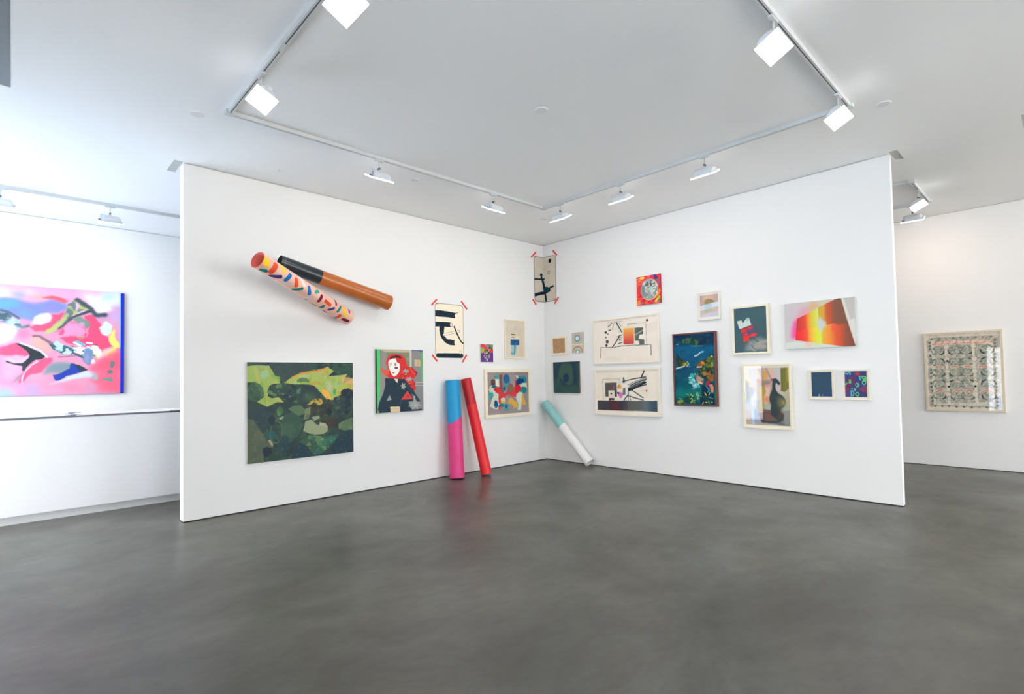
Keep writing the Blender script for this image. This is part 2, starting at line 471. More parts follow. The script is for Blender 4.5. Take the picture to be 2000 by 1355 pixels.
class Art:
    def __init__(s, w, h, n, bgc, seed=1):
        """w, h in metres, n = samples across the width"""
        s.w, s.h, s.asp = w, h, w/h
        s.nx = int(n)*2; s.ny = max(8, int(n*h/w))*2
        s.u, s.v = np.meshgrid((np.arange(s.nx)+.5)/s.nx, (np.arange(s.ny)+.5)/s.ny)
        s.im = np.zeros((s.ny, s.nx, 3)); s.im[:] = np.array(bgc, float)
        s.seed = seed
        s.wx = vnoise(s.nx, s.ny, 9*s.asp, 9, seed+50, 4)-.5
        s.wy = vnoise(s.nx, s.ny, 9*s.asp, 9, seed+51, 4)-.5
    def _uv(s, warp):
        if warp: return s.u+s.wx*warp/s.asp*2, s.v+s.wy*warp*2
        return s.u, s.v
    def put(s, m, col, a=1.0):
        m = (m*a)[..., None]
        s.im = s.im*(1-m)+np.asarray(col, float)*m if np.ndim(col) == 1 else s.im*(1-m)+col*m
    def pmask(s, pts, warp=0, soft=0):
        U, V = s._uv(warp)
        n = len(pts); ins = np.zeros(U.shape, bool)
        for i in range(n):
            x0, y0 = pts[i]; x1, y1 = pts[(i+1) % n]
            if y0 == y1: continue
            c = ((V >= min(y0, y1)) & (V < max(y0, y1)) & (U < x0+(V-y0)*(x1-x0)/(y1-y0)))
            ins ^= c
        m = ins.astype(float)
        return s.blurm(m, soft) if soft else m
    def blurm(s, m, r):
        k = max(1, int(r*s.ny))
        for _ in range(2):
            for ax in (0, 1):
                p = np.pad(m, [(k, k) if i == ax else (0, 0) for i in range(m.ndim)], mode='edge')
                cs = np.cumsum(p, axis=ax)
                z = np.zeros_like(np.take(cs, [0], axis=ax))
                cs = np.concatenate([z, cs], axis=ax)
                L = m.shape[ax]
                m = (np.take(cs, range(2*k+1, 2*k+1+L), axis=ax)-np.take(cs, range(0, L), axis=ax))/(2*k+1)
        return m
    def poly(s, pts, col, a=1.0, warp=0, soft=0, mix=None):
        m = s.pmask(pts, warp, soft)
        s.put(m, col, a)
        if mix: s.mottle(mix, m)
        return m
    def ell(s, cx, cy, rx, ry, col, a=1.0, warp=0, soft=0, mix=None):
        U, V = s._uv(warp)
        m = (((U-cx)/max(rx, 1e-4))**2+((V-cy)/max(ry, 1e-4))**2 < 1).astype(float)
        if soft: m = s.blurm(m, soft)
        s.put(m, col, a)
        if mix: s.mottle(mix, m)
        return m
    def ring(s, cx, cy, rx, ry, w, col, a=1.0, warp=0):
        U, V = s._uv(warp)
        d = np.sqrt(((U-cx)/rx)**2+((V-cy)/ry)**2)
        s.put((np.abs(d-1)*ry < w/2).astype(float), col, a)
    def line(s, pts, w, col, a=1.0, warp=0, soft=0):
        """w as a share of the height"""
        U, V = s._uv(warp); U = U*s.asp
        m = np.zeros(U.shape, bool)
        for (x0, y0), (x1, y1) in zip(pts[:-1], pts[1:]):
            x0 *= s.asp; x1 *= s.asp
            dx, dy = x1-x0, y1-y0; L = dx*dx+dy*dy+1e-12
            t = np.clip(((U-x0)*dx+(V-y0)*dy)/L, 0, 1)
            m |= (U-x0-t*dx)**2+(V-y0-t*dy)**2 < (w/2)**2
        m = m.astype(float)
        if soft: m = s.blurm(m, soft)
        s.put(m, col, a)
    def mottle(s, spec, m=None):
        """spec: list of (colour, frequency, threshold, softness, alpha)"""
        for i, (col, f, th, sf, a) in enumerate(spec):
            fx, fy = (f, f) if np.isscalar(f) else f
            s.seed += 1
            n = vnoise(s.nx, s.ny, fx*s.asp, fy, s.seed*7+3, 3)
            k = np.clip((n-th)/max(sf, 1e-3), 0, 1)*a
            s.put(k*(m if m is not None else 1.0), col)
    def grad(s, pts, stops, axis=0, warp=0, soft=0, a=1.0):
        """colour bands inside a polygon; stops = [(position, colour)] along u (axis 0) or v (axis 1)"""
        m = s.pmask(pts, warp, soft)
        t = (s.u if axis == 0 else s.v)
        P = [p for p, _ in stops]; K = np.array([c for _, c in stops], float)
        col = np.stack([np.interp(t, P, K[:, i]) for i in range(3)], -1)
        s.put(m, col, a)
    def dabs(s, n, cols, seed, size, region=(0, 0, 1, 1), ang=None, a=1.0, mask=None):
        rng = np.random.RandomState(seed)
        for _ in range(n):
            cx = region[0]+rng.rand()*(region[2]-region[0]); cy = region[1]+rng.rand()*(region[3]-region[1])
            L = size*(.5+rng.rand()); th = (ang if ang is not None else rng.rand()*math.pi)+rng.randn()*.25
            dx, dy = math.cos(th)*L/2/s.asp, math.sin(th)*L/2
            col = cols[rng.randint(len(cols))]
            if mask is not None:
                i = min(s.ny-1, max(0, int(cy*s.ny))); j = min(s.nx-1, max(0, int(cx*s.nx)))
                if mask[i, j] < .5: continue
            s.line([(cx-dx, cy-dy), (cx+dx, cy+dy)], L*.35, col, a)
    def final(s):
        im = s.im.reshape(s.ny//2, 2, s.nx//2, 2, 3).mean((1, 3))
        return np.clip(im, 0, 255)

def art_material(name, rough, spec, grain):
    m = bpy.data.materials.new(name); m.use_nodes = True
    nt = m.node_tree; b = nt.nodes['Principled BSDF']
    at = nt.nodes.new('ShaderNodeVertexColor'); at.layer_name = 'paint'
    nt.links.new(at.outputs[0], b.inputs['Base Color'])
    b.inputs['Roughness'].default_value = rough; b.inputs['Specular IOR Level'].default_value = spec
    if grain:
        tc = nt.nodes.new('ShaderNodeTexCoord'); n = nt.nodes.new('ShaderNodeTexNoise')
        n.inputs['Scale'].default_value = grain; nt.links.new(tc.outputs['Object'], n.inputs['Vector'])
        bp = nt.nodes.new('ShaderNodeBump'); bp.inputs['Strength'].default_value = .12; bp.inputs['Distance'].default_value = .001
        nt.links.new(n.outputs['Fac'], bp.inputs['Height']); nt.links.new(bp.outputs[0], b.inputs['Normal'])
    return m
M_oil = art_material('painted_canvas', 0.5, 0.3, 160)
M_print = art_material('printed_paper', 0.8, 0.15, 0)

def art_mesh(name, art, material, place, parent):
    """grid mesh with one colour per vertex; place(u, v) -> local xyz arrays"""
    im = art.final(); ny, nx = im.shape[:2]
    u, v = np.meshgrid(np.linspace(0, 1, nx), np.linspace(0, 1, ny))
    P = place(u, v)
    co = np.stack(P, -1).reshape(-1, 3).astype(np.float32)
    i = np.arange(ny-1)[:, None]*nx+np.arange(nx-1)[None]
    f = np.stack([i+nx, i+nx+1, i+1, i], -1).reshape(-1, 4)
    me = bpy.data.meshes.new(name)
    me.vertices.add(len(co)); me.vertices.foreach_set('co', co.ravel())
    nf = len(f)
    me.loops.add(nf*4); me.loops.foreach_set('vertex_index', f.ravel().astype(np.int32))
    me.polygons.add(nf)
    me.polygons.foreach_set('loop_start', np.arange(0, nf*4, 4, dtype=np.int32))
    me.polygons.foreach_set('loop_total', np.full(nf, 4, dtype=np.int32))
    me.update(calc_edges=True)
    ca = me.color_attributes.new('paint', 'FLOAT_COLOR', 'POINT')
    c = np.ones((ny*nx, 4), np.float32); c[:, :3] = lin(im.reshape(-1, 3))
    ca.data.foreach_set('color', c.ravel())
    me.materials.append(material)
    o = bpy.data.objects.new(name, me); C.objects.link(o); o.parent = parent
    return o

GEO = {
    'green': ('L', -4.777, -3.547, 0.514, 1.617, 0.035),
    'woman': ('L', -3.220, -2.513, 0.967, 1.795, 0.040),
    'paper': ('L', -2.274, -1.764, 1.697, 2.481, 0.003),
    'smallc': ('L', -1.450, -1.204, 1.642, 1.916, 0.025),
    'bluef': ('L', -0.948, -0.498, 1.707, 2.330, 0.030),
    'multi': ('L', -1.385, -0.390, 0.777, 1.532, 0.035),
    'brown': ('R', 0.177, 0.512, 1.759, 2.067, 0.030),
    'rain': ('R', 0.624, 0.859, 1.777, 2.106, 0.020),
    'dkgreen': ('R', 0.212, 0.766, 1.129, 1.639, 0.030),
    'draw1': ('R', 1.066, 2.223, 1.575, 2.270, 0.040),
    'draw2': ('R', 1.070, 2.219, 0.801, 1.502, 0.040),
    'moon': ('R', 1.878, 2.264, 2.411, 2.822, 0.030),
    'little': ('R', 2.803, 3.108, 2.103, 2.470, 0.035),
    'sea': ('R', 2.440, 3.047, 0.972, 1.950, 0.055),
    'red': ('R', 3.263, 3.708, 1.628, 2.232, 0.040),
    'orange': ('R', 3.888, 4.598, 1.668, 2.201, 0.035),
    'vessel': ('R', 3.370, 3.938, 0.723, 1.505, 0.040),
    'dkblue': ('R', 4.120, 4.381, 1.085, 1.421, 0.035),
    'letters': ('R', 4.457, 4.711, 1.085, 1.416, 0.035),
    'pink': ('P', -6.878, -5.457, 1.276, 2.714, 0.040),
    'pattern': ('N', 4.713, 5.566, 0.801, 1.932, 0.040),
    'folded': ('C', -0.225, 0.289, 2.678, 3.453, 0.004),
}

WALLROT = {'L': (math.pi, 'y', 0.0), 'P': (math.pi, 'y', Y0), 'R': (math.pi/2, 'x', 0.0), 'N': (math.pi/2, 'x', X0)}
def hang(key, name, label, cat, group=None):
    """Empty at the bottom centre of the picture's back, local X to the right, local -Y into the room"""
    w, u0, u1, z0, z1, t = GEO[key]
    rz, ax, pl = WALLROT[w]
    uc = (u0+u1)/2
    loc = (-uc, pl, z0) if ax == 'y' else (pl, uc, z0)
    return thing(name, label, cat, loc, rz, group), u1-u0, z1-z0, t

def flat(w, h, y, x0=0.0, x1=1.0, v0=0.0, v1=1.0):
    def place(u, v):
        uu = x0+u*(x1-x0); vv = v0+v*(v1-v0)
        return (-w/2+uu*w, np.full_like(u, y), h-vv*h)
    return place

def canvas(key, art, label, side_mat, name='painting', cat='painting', group=None):
    o, w, h, t = hang(key, name, label, cat, group)
    new_obj('canvas', boxes((-w/2, w/2, -t+.001, -.001, 0, h), bevel=.0015), side_mat, o)
    art_mesh('painted_face', art, M_oil, flat(w-.002, h-.002, -t-.0006), o).location = (0, 0, .001)
    return o

def framed(key, art, label, frame_mat, fw, mat_mat=None, opening=None, glass=True, cat='picture', group=None, name='framed_picture'):
    """frame of four mitred rails, backing, mat board, print set back, glass pane. opening = (u0, v0, u1, v1) of the print"""
    o, w, h, t = hang(key, name, label, cat, group)
    bm = bmesh.new()
    lip = .012
    def ringface(a0, a1, y0, y1):
        # rectangular ring between insets a0 (outer) and a1 (inner)
        def rect(a, y): return [bm.verts.new(p) for p in ((-w/2+a, y, a), (w/2-a, y, a), (w/2-a, y, h-a), (-w/2+a, y, h-a))]
        A = rect(a0, y0); B = rect(a1, y1)
        for i in range(4):
            j = (i+1) % 4
            bm.faces.new((A[i], A[j], B[j], B[i]))
    ringface(0, 0, -.001, -t+.001); ringface(0, .001, -t+.001, -t); ringface(.001, fw-.001, -t, -t)
    ringface(fw-.001, fw, -t, -t+.001); ringface(fw, fw, -t+.001, -t+lip+.004)
    bmesh.ops.remove_doubles(bm, verts=bm.verts, dist=1e-5)
    bmesh.ops.recalc_face_normals(bm, faces=bm.faces)
    new_obj('frame', bm, frame_mat, o)
    new_obj('backing', boxes((-w/2+.004, w/2-.004, -.006, -.001, .004, h-.004)), frame_mat, o)
    yp = -t+lip
    if opening:
        u0, v0, u1, v1 = opening
        X0_, X1_ = -w/2+u0*w, -w/2+u1*w; Z1_, Z0_ = h-v0*h, h-v1*h
        e = fw-.001
        bs = [(-w/2+e, X0_, yp-.001, yp+.001, e, h-e), (X1_, w/2-e, yp-.001, yp+.001, e, h-e),
              (X0_, X1_, yp-.001, yp+.001, e, Z0_), (X0_, X1_, yp-.001, yp+.001, Z1_, h-e)]
        new_obj('mat_board', boxes(*bs), mat_mat, o)
        art_mesh('print', art, M_print, flat(w, h, yp+.0015, u0, u1, v0, v1), o)
    else:
        a, b = fw/w, fw/h
        art_mesh('print', art, M_print, flat(w, h, yp, a, 1-a, b, 1-b), o)
    if glass:
        bm = bmesh.new()
        bm.faces.new([bm.verts.new(p) for p in ((-w/2+fw, yp-.004, fw), (w/2-fw, yp-.004, fw), (w/2-fw, yp-.004, h-fw), (-w/2+fw, yp-.004, h-fw))])
        new_obj('glass', bm, M_glass, o)
    return o

def art_for(key, n, bgc, seed=1, opening=None):
    _, u0, u1, z0, z1, t = GEO[key]
    w, h = u1-u0, z1-z0
    a = Art(w, h, n, bgc, seed)
    return a
def crop(a, u0, v0, u1, v1):
    """the part of a full-size sketch that shows inside the frame"""
    b = a.final(); ny, nx = b.shape[:2]
    a.im = np.repeat(np.repeat(b[int(v0*ny):max(int(v0*ny)+2, int(round(v1*ny))), int(u0*nx):int(round(u1*nx))], 2, 0), 2, 1)
    a.ny, a.nx = a.im.shape[:2]
    return a

M_cream = mat('cream_wood_frame', (244, 234, 210), 0.5, 0.3)
M_offwhite = mat('white_wood_frame', (240, 234, 220), 0.5, 0.3)
M_matboard = mat('white_mat_board', (240, 238, 232), 0.9, 0.1)
M_matcream = mat('cream_mat_board', (242, 234, 214), 0.9, 0.1)
M_walnut = mat('dark_red_brown_frame', (104, 56, 42), 0.45, 0.4, mottle=(14, .15))
M_canvas_side = mat('raw_canvas_side', (205, 205, 198), 0.85, 0.15, bump=(400, .1))

# ================================================================== the works on the left wall
# green
a = art_for('green', 260, (42, 66, 60), 3)
a.mottle([((52, 80, 66), 9, .5, .15, .6), ((30, 50, 58), 7, .55, .12, .6), ((70, 96, 72), 16, .6, .1, .5)])
a.poly([(0.186,-0.001),(0.589,0.003),(0.601,0.06),(0.547,0.102),(0.431,0.124),(0.319,0.208),(0.281,0.176),(0.242,0.14)], (50, 72, 72), warp=.008)
a.mottle([((60, 84, 78), 20, .5, .2, .5)], a.pmask([(0.186,-0.001),(0.589,0.003),(0.601,0.06),(0.547,0.102),(0.431,0.124),(0.319,0.208),(0.281,0.176),(0.242,0.14)]))
a.poly([(0.589,0.003),(1,-0),(0.994,0.12),(0.906,0.129),(0.735,0.151),(0.797,0.089),(0.735,0.051),(0.597,0.102)], (42, 78, 66), warp=.01, mix=[((28, 50, 58), 12, .5, .1, .8), ((80, 120, 80), 18, .6, .1, .5)])
a.poly([(-0.009,0.043),(0.07,0.032),(0.189,0.034),(0.242,0.142),(0.282,0.149),(0.282,0.222),(0.227,0.219),(0.189,0.244),(0.185,0.297),(0.175,0.342),(0.211,0.364),(0.272,0.357),(0.319,0.41),(0.256,0.407),(0.173,0.451),(0.08,0.395),(0.143,0.348),(0.14,0.286),(0.114,0.216),(0.063,0.198),(-0.009,0.201)], (158, 182, 92), warp=.006,
       mix=[((196, 188, 96), 6, .5, .15, .8), ((118, 168, 66), 8, .55, .12, .8), ((172, 186, 130), 10, .58, .1, .7)])
a.line([(0.067,0.06),(0.092,0.172),(0.143,0.287),(0.165,0.401)], .035, (190, 188, 100), .7, .01, .006)
a.line([(0.121,0.199),(0.154,0.331),(0.154,0.435)], .02, (110, 165, 60), .6, .01, .006)
a.ell(0.15,0.126,0.036,0.04, (160, 200, 165), .8, .015, .01)
a.ell(0.066,0.297,0.073,0.093, (60, 92, 70), 1, .012, 0, [((84, 122, 92), 22, .5, .1, .7), ((44, 70, 60), 14, .55, .1, .7)])
a.poly([(0.173,0.305),(0.204,0.236),(0.257,0.22),(0.351,0.224),(0.463,0.243),(0.479,0.344),(0.43,0.428),(0.319,0.373),(0.257,0.352)], (44, 72, 64), warp=.02,
       mix=[((96, 128, 86), 20, .56, .08, .85), ((28, 46, 58), 13, .56, .08, .9), ((120, 148, 110), 34, .66, .06, .6)])
a.poly([(0.315,0.212),(0.367,0.168),(0.464,0.12),(0.622,0.1),(0.735,0.049),(0.797,0.089),(0.743,0.148),(0.86,0.138),(0.941,0.124),(0.905,0.187),(0.896,0.23),(0.998,0.174),(0.997,0.308),(0.941,0.284),(0.867,0.378),(0.786,0.413),(0.724,0.396),(0.672,0.333),(0.638,0.303),(0.596,0.256),(0.537,0.236),(0.431,0.228)], (172, 190, 92), warp=.006,
       mix=[((226, 170, 76), 6, .56, .1, .85), ((140, 176, 70), 9, .58, .1, .8), ((206, 150, 66), 18, .62, .08, .7), ((170, 196, 150), 12, .62, .08, .7)])
a.line([(0.391,0.151),(0.48,0.124),(0.622,0.102),(0.735,0.056)], .025, (226, 160, 66), .85, .02, .004)
a.line([(0.905,0.187),(0.993,0.208)], .07, (226, 174, 110), .8, .02, .006)
a.ell(0.505,0.161,0.05,0.025, (176, 200, 150), .8, .015, .008)
a.ell(0.75,0.265,0.034,0.065, (184, 196, 152), .9, .015, .01)
a.ell(0.804,0.323,0.014,0.033, (60, 160, 90), .9, .01, .005)
a.poly([(0.681,0.288),(0.734,0.316),(0.779,0.394),(0.759,0.407),(0.724,0.399),(0.672,0.342)], (242, 184, 74), warp=.008)
a.ell(0.496,0.198,0.058,0.022, (70, 100, 70), .7, .04, .004)
a.ell(0.553,0.337,0.093,0.1, (36, 58, 66), 1, .006)
a.ell(0.553,0.374,0.062,0.048, (72, 108, 72), .8, 0, .03)
a.poly([(0.462,0.416),(0.68,0.441),(0.672,0.464),(0.561,0.462),(0.462,0.47)], (38, 60, 66), warp=.01)
a.poly([(0.515,0.455),(0.553,0.429),(0.578,0.408),(0.612,0.391),(0.668,0.398),(0.682,0.441),(0.641,0.467),(0.608,0.432),(0.561,0.448)], (196, 160, 60), warp=.02, mix=[((60, 60, 50), 26, .5, .08, .8)])
a.poly([(0.563,0.46),(0.68,0.455),(0.733,0.392),(0.777,0.417),(0.794,0.489),(0.767,0.564),(0.838,0.626),(0.837,0.712),(0.748,0.694),(0.662,0.636),(0.611,0.646),(0.662,0.594),(0.569,0.55)], (46, 54, 50), warp=.012, mix=[((70, 60, 56), 10, .6, .1, .7), ((56, 78, 56), 12, .58, .1, .7)])
a.poly([(0.35,0.482),(0.397,0.449),(0.462,0.443),(0.511,0.491),(0.502,0.546),(0.453,0.56),(0.397,0.521)], (88, 112, 84), warp=.01)
a.poly([(0.499,0.509),(0.528,0.483),(0.563,0.471),(0.565,0.55),(0.544,0.604),(0.502,0.596),(0.511,0.546)], (120, 132, 96), warp=.012, mix=[((80, 90, 68), 20, .5, .1, .7)])
a.poly([(0.517,0.62),(0.569,0.607),(0.598,0.635),(0.623,0.661),(0.653,0.677),(0.657,0.645),(0.705,0.653),(0.733,0.693),(0.73,0.74),(0.695,0.765),(0.618,0.769),(0.551,0.751),(0.493,0.718)], (150, 160, 124), warp=.006)
a.poly([(0.653,0.64),(0.714,0.659),(0.733,0.703),(0.687,0.68),(0.644,0.676)], (176, 176, 140), warp=.01)
a.poly([(0.573,0.583),(0.645,0.569),(0.658,0.598),(0.598,0.624)], (146, 154, 122), warp=.006)
a.poly([(0.302,0.55),(0.389,0.52),(0.461,0.561),(0.502,0.664),(0.428,0.775),(0.364,0.84),(0.286,0.796),(0.302,0.674)], (52, 84, 70), warp=.02, mix=[((66, 100, 76), 12, .55, .1, .6)])
a.ell(0.884,0.475,0.1,0.115, (42, 66, 64), 1, .03, 0, [((28, 44, 58), 9, .52, .08, .9), ((96, 112, 84), 16, .62, .08, .6)])
a.ell(0.941,0.352,0.065,0.051, (26, 42, 56), 1, .03)
a.ell(0.748,0.534,0.028,0.038, (26, 42, 54), 1, .01)
a.ell(0.758,0.648,0.044,0.042, (72, 52, 54), .8, .02, .01)
a.poly([(0.838,0.673),(0.902,0.631),(0.994,0.613),(0.993,0.754),(0.919,0.767),(0.842,0.722)], (88, 114, 84), warp=.015, mix=[((110, 132, 96), 12, .58, .1, .7)])
a.poly([(1.012,0.756),(1.01,1.009),(0.591,0.994),(0.379,0.998),(0.419,0.882),(0.46,0.846),(0.55,0.907),(0.592,0.967),(0.72,0.983),(0.809,0.852),(0.864,0.762),(0.937,0.749)], (28, 56, 68), warp=.01, mix=[((36, 66, 72), 8, .5, .2, .6)])
a.poly([(0.448,0.832),(0.559,0.766),(0.678,0.791),(0.846,0.784),(0.791,0.859),(0.729,0.928),(0.677,0.977),(0.592,0.976),(0.534,0.887)], (48, 88, 70), warp=.015, mix=[((100, 136, 84), 18, .58, .08, .8), ((36, 100, 88), 7, .55, .1, .7), ((160, 160, 110), 34, .7, .05, .7)])
a.poly([(-0.01,0.553),(0.054,0.575),(0.105,0.674),(0.179,0.802),(0.217,0.855),(0.127,0.857),(0.141,0.988),(0.148,1.007),(-0.011,1.002)], (80, 94, 74), warp=.01, mix=[((98, 104, 82), 16, .5, .2, .6), ((64, 84, 70), 10, .55, .1, .5)])
a.poly([(0.001,0.469),(0.121,0.451),(0.218,0.509),(0.24,0.616),(0.12,0.693),(0.062,0.584),(0.001,0.546)], (44, 66, 70), warp=.02)
a.ell(0.203,0.731,0.047,0.052, (34, 88, 88), .9, .02, .006)
a.ring(0.248,0.704,0.054,0.114, .02, (74, 110, 80), .8, .02)
a.poly([(0.172,0.784),(0.194,0.774),(0.22,0.824),(0.213,0.852)], (168, 150, 122), warp=.01)
a.ell(0.164,0.896,0.041,0.052, (28, 46, 54), .9, .03)
a.ell(0.21,0.578,0.03,0.052, (26, 46, 58), .9, .02)
a.ell(0.287,0.496,0.031,0.039, (70, 108, 70), .9, .03, 0, [((100, 140, 90), 24, .55, .1, .8)])
a.poly([(0.271,0.565),(0.318,0.547),(0.306,0.577),(0.283,0.588)], (150, 160, 130), warp=.01)
a.ell(0.317,0.853,0.047,0.097, (30, 62, 74), .8, .03, .01)
a.mottle([((110, 140, 104), 42, .72, .05, .3)])
canvas('green', a, 'large landscape painting of dark green foliage with lime patches, left on the left wall', M_canvas_side)

# woman
a = art_for('woman', 150, (150, 142, 138), 5)
GRY = (148, 142, 140)
a.poly([(-0.018,-0.003),(0.741,-0.008),(0.74,0.05),(0.192,0.049),(0.074,0.011)], (196, 184, 158))
a.poly([(0.192,0.046),(0.701,0.044),(0.697,0.308),(0.188,0.307)], (134, 136, 106))
a.poly([(0.126,0.025),(0.205,0.049),(0.199,0.47),(0.12,0.469)], (156, 146, 140))
a.poly([(0.693,-0.001),(0.745,-0.002),(0.74,0.308),(0.699,0.308)], (208, 200, 182))
a.poly([(0.745,-0.002),(1.012,-0.002),(1.008,1.009),(0.728,0.995)], (142, 140, 142))
a.poly([(0.741,-0.008),(1.005,-0.004),(1.004,0.041),(0.878,0.016),(0.74,0.013)], (76, 108, 146), soft=.004)
a.poly([(0.956,0.042),(1.004,0.035),(1.005,0.533),(0.965,0.535)], (84, 200, 96), soft=.003)
a.poly([(0.803,0.155),(0.941,0.159),(0.939,0.271),(0.804,0.266)], (208, 182, 138))
a.line([(0.883,0.165),(0.881,0.266)], .006, (180, 150, 110))
a.line([(0.811,0.53),(1.024,0.536)], .018, (196, 188, 176)); a.line([(0.81,0.578),(1.023,0.585)], .014, (186, 180, 172))
a.poly([(-0.005,-0.003),(0.07,0.004),(0.066,0.728),(0.036,0.827),(0.015,0.926),(0.014,1.005),(-0.012,1.004)], (74, 206, 116))
a.line([(-0.001,0.656),(-0.003,1)], .02, (100, 170, 110), .8)
a.line([(-0.008,0.626),(-0.01,0.999)], .014, (110, 100, 80))
hair = [(0.19,0.226),(0.201,0.166),(0.238,0.114),(0.299,0.078),(0.422,0.071),(0.533,0.09),(0.609,0.157),(0.622,0.225),(0.657,0.277),(0.729,0.279),(0.815,0.319),(0.854,0.383),(0.812,0.448),(0.768,0.482),(0.811,0.541),(0.826,0.636),(0.787,0.675),(0.694,0.617),(0.66,0.538),(0.597,0.49),(0.253,0.46),(0.22,0.429),(0.16,0.414),(0.121,0.368),(0.08,0.322),(0.109,0.297),(0.148,0.333),(0.235,0.32),(0.222,0.277)]
a.poly(hair, (224, 42, 44), warp=.008)
a.poly([(0.076,0.317),(0.116,0.297),(0.148,0.338),(0.242,0.318),(0.254,0.399),(0.173,0.419),(0.121,0.373)], (236, 92, 60), warp=.01)
a.dabs(40, [(160, 22, 36), (120, 26, 40), (240, 80, 60)], 4, .035, (.5, .18, .86, .68), mask=a.pmask(hair))
a.poly([(0.251,0.16),(0.299,0.114),(0.422,0.086),(0.498,0.106),(0.532,0.147),(0.456,0.132),(0.394,0.123),(0.312,0.139),(0.271,0.175)], (70, 24, 52), warp=.008)
a.poly([(0.237,0.198),(0.264,0.165),(0.325,0.149),(0.396,0.141),(0.42,0.203),(0.478,0.225),(0.482,0.298),(0.466,0.36),(0.417,0.406),(0.355,0.433),(0.308,0.402),(0.268,0.328),(0.24,0.267)], (253, 247, 238))
a.ell(0.29,0.231,0.03,0.023, (190, 188, 180), .7, 0, .006); a.ell(0.267,0.269,0.016,0.014, (190, 188, 180), .6, 0, .004)
a.ell(0.389,0.238,0.024,0.027, (146, 150, 136), .9, .004)
a.ell(0.405,0.293,0.04,0.017, (148, 44, 92)); a.line([(0.378,0.287),(0.433,0.289)], .006, (90, 30, 70))
a.ell(0.344,0.371,0.027,0.013, (240, 126, 96)); a.line([(0.319,0.371),(0.368,0.37)], .005, (180, 60, 60))
body = [(0.166,0.454),(0.583,0.472),(0.667,0.561),(0.765,0.645),(0.929,0.853),(0.878,0.86),(0.721,0.697),(0.777,0.803),(0.748,0.834),(0.662,0.843),(0.692,0.928),(0.745,0.972),(0.957,0.969),(0.956,1.006),(0.463,0.996),(0.245,0.989),(0.047,0.992),(0.015,0.936),(0.049,0.828),(0.123,0.7),(0.171,0.57)]
a.poly(body, (24, 50, 66))
a.poly([(0.359,0.463),(0.446,0.473),(0.429,0.534),(0.395,0.513)], (232, 230, 214))
a.line([(0.444,0.478),(0.426,0.555)], .01, (50, 86, 96)); a.line([(0.253,0.491),(0.306,0.552)], .014, (60, 50, 66)); a.line([(0.494,0.793),(0.478,0.906)], .008, (50, 84, 100))
a.line([(0.022,0.886),(0.274,0.877),(0.465,0.875)], .006, (50, 56, 80))
a.poly([(0.256,0.719),(0.302,0.795),(0.192,0.815)], (164, 164, 164))
a.poly([(0.639,0.663),(0.76,0.798),(0.505,0.802)], (228, 62, 62)); a.ell(0.646,0.747,0.037,0.017, (190, 44, 50), 1, .01)
a.poly([(0.582,0.526),(0.639,0.527),(0.937,0.846),(0.893,0.86),(0.835,0.805),(0.665,0.643)], (30, 62, 74))
def leafstar(cx, cy, rx, ry, n, ph, col):
    pts = []
    for i in range(n*2):
        r = 1 if i % 2 == 0 else .48
        t = ph+math.pi*i/n
        pts.append((cx+rx*r*math.cos(t), cy+ry*r*math.sin(t)))
    a.poly(pts, col, warp=.004)
leafstar(0.606,0.345,0.096,0.044, 6, .3, (168, 172, 160)); leafstar(0.679,0.476,0.094,0.046, 6, .9, (170, 172, 162))
leafstar(0.55,0.59,0.07,0.071, 6, .2, (168, 172, 164)); leafstar(0.659,0.151,0.048,0.042, 5, .2, (156, 156, 146))
leafstar(0.804,0.894,0.17,0.088, 7, .2, (166, 170, 162)); a.line([(0.792,0.762),(0.804,0.894)], .03, (166, 170, 162)); a.ell(0.816,0.905,0.014,0.019, (222, 200, 180))
a.ell(0.605,0.397,0.029,0.014, (232, 130, 100))
a.poly([(0.267,0.905),(0.478,0.911),(0.477,0.995),(0.279,0.997)], (230, 206, 166)); a.line([(0.293,0.939),(0.45,0.942)], .004, (200, 170, 140)); a.line([(0.293,0.957),(0.45,0.96)], .004, (200, 170, 140))
a.line([(0.014,0.986),(0.047,0.997),(0.477,1.004)], .014, (110, 180, 120))
canvas('woman', a, 'painting of a red-haired woman in a dark coat with green left border', mat('dark_painted_side', (74, 84, 66), .7, .2))

# taped drawings
M_paperback = mat('paper_back', (246, 234, 212), .9, .1)
M_tape = mat('red_tape', (236, 84, 74), .6, .3, mottle=(60, .06))
def rounded(m_, w, h, r):
    """True inside a rounded rectangle, isotropic coordinates"""
    return m_
# paper
a = art_for('paper', 120, (252, 239, 216), 7)
INK = (34, 50, 62)
a.poly([(-0.007,0.14),(0.202,0.133),(0.438,0.14),(0.72,0.155),(0.682,0.208),(0.713,0.255),(0.575,0.253),(0.435,0.246),(0.199,0.246),(-0.01,0.249)], INK)
a.line([(0.709,0.166),(0.761,0.157),(0.807,0.14)], .012, (90, 84, 80))
a.poly([(-0.005,0.346),(0.294,0.34),(0.512,0.34),(0.592,0.356),(0.612,0.391),(0.57,0.416),(0.49,0.427),(0.311,0.425),(0.135,0.429),(-0.007,0.434)], INK)
a.ell(0.561,0.385,0.048,0.034, (120, 112, 104)); a.ell(0.555,0.385,0.038,0.028, (253, 244, 228))
a.poly([(0.145,0.418),(0.327,0.412),(0.305,0.496),(0.3,0.538),(0.316,0.6),(0.384,0.635),(0.424,0.655),(0.503,0.656),(0.668,0.667),(0.655,0.708),(0.678,0.762),(0.5,0.759),(0.343,0.719),(0.236,0.654),(0.17,0.583),(0.143,0.501)], INK)
a.line([(0.297,0.574),(0.567,0.532),(0.833,0.494)], .046, (182, 168, 150)); a.line([(0.297,0.574),(0.567,0.532),(0.829,0.495)], .030, (253, 243, 224))
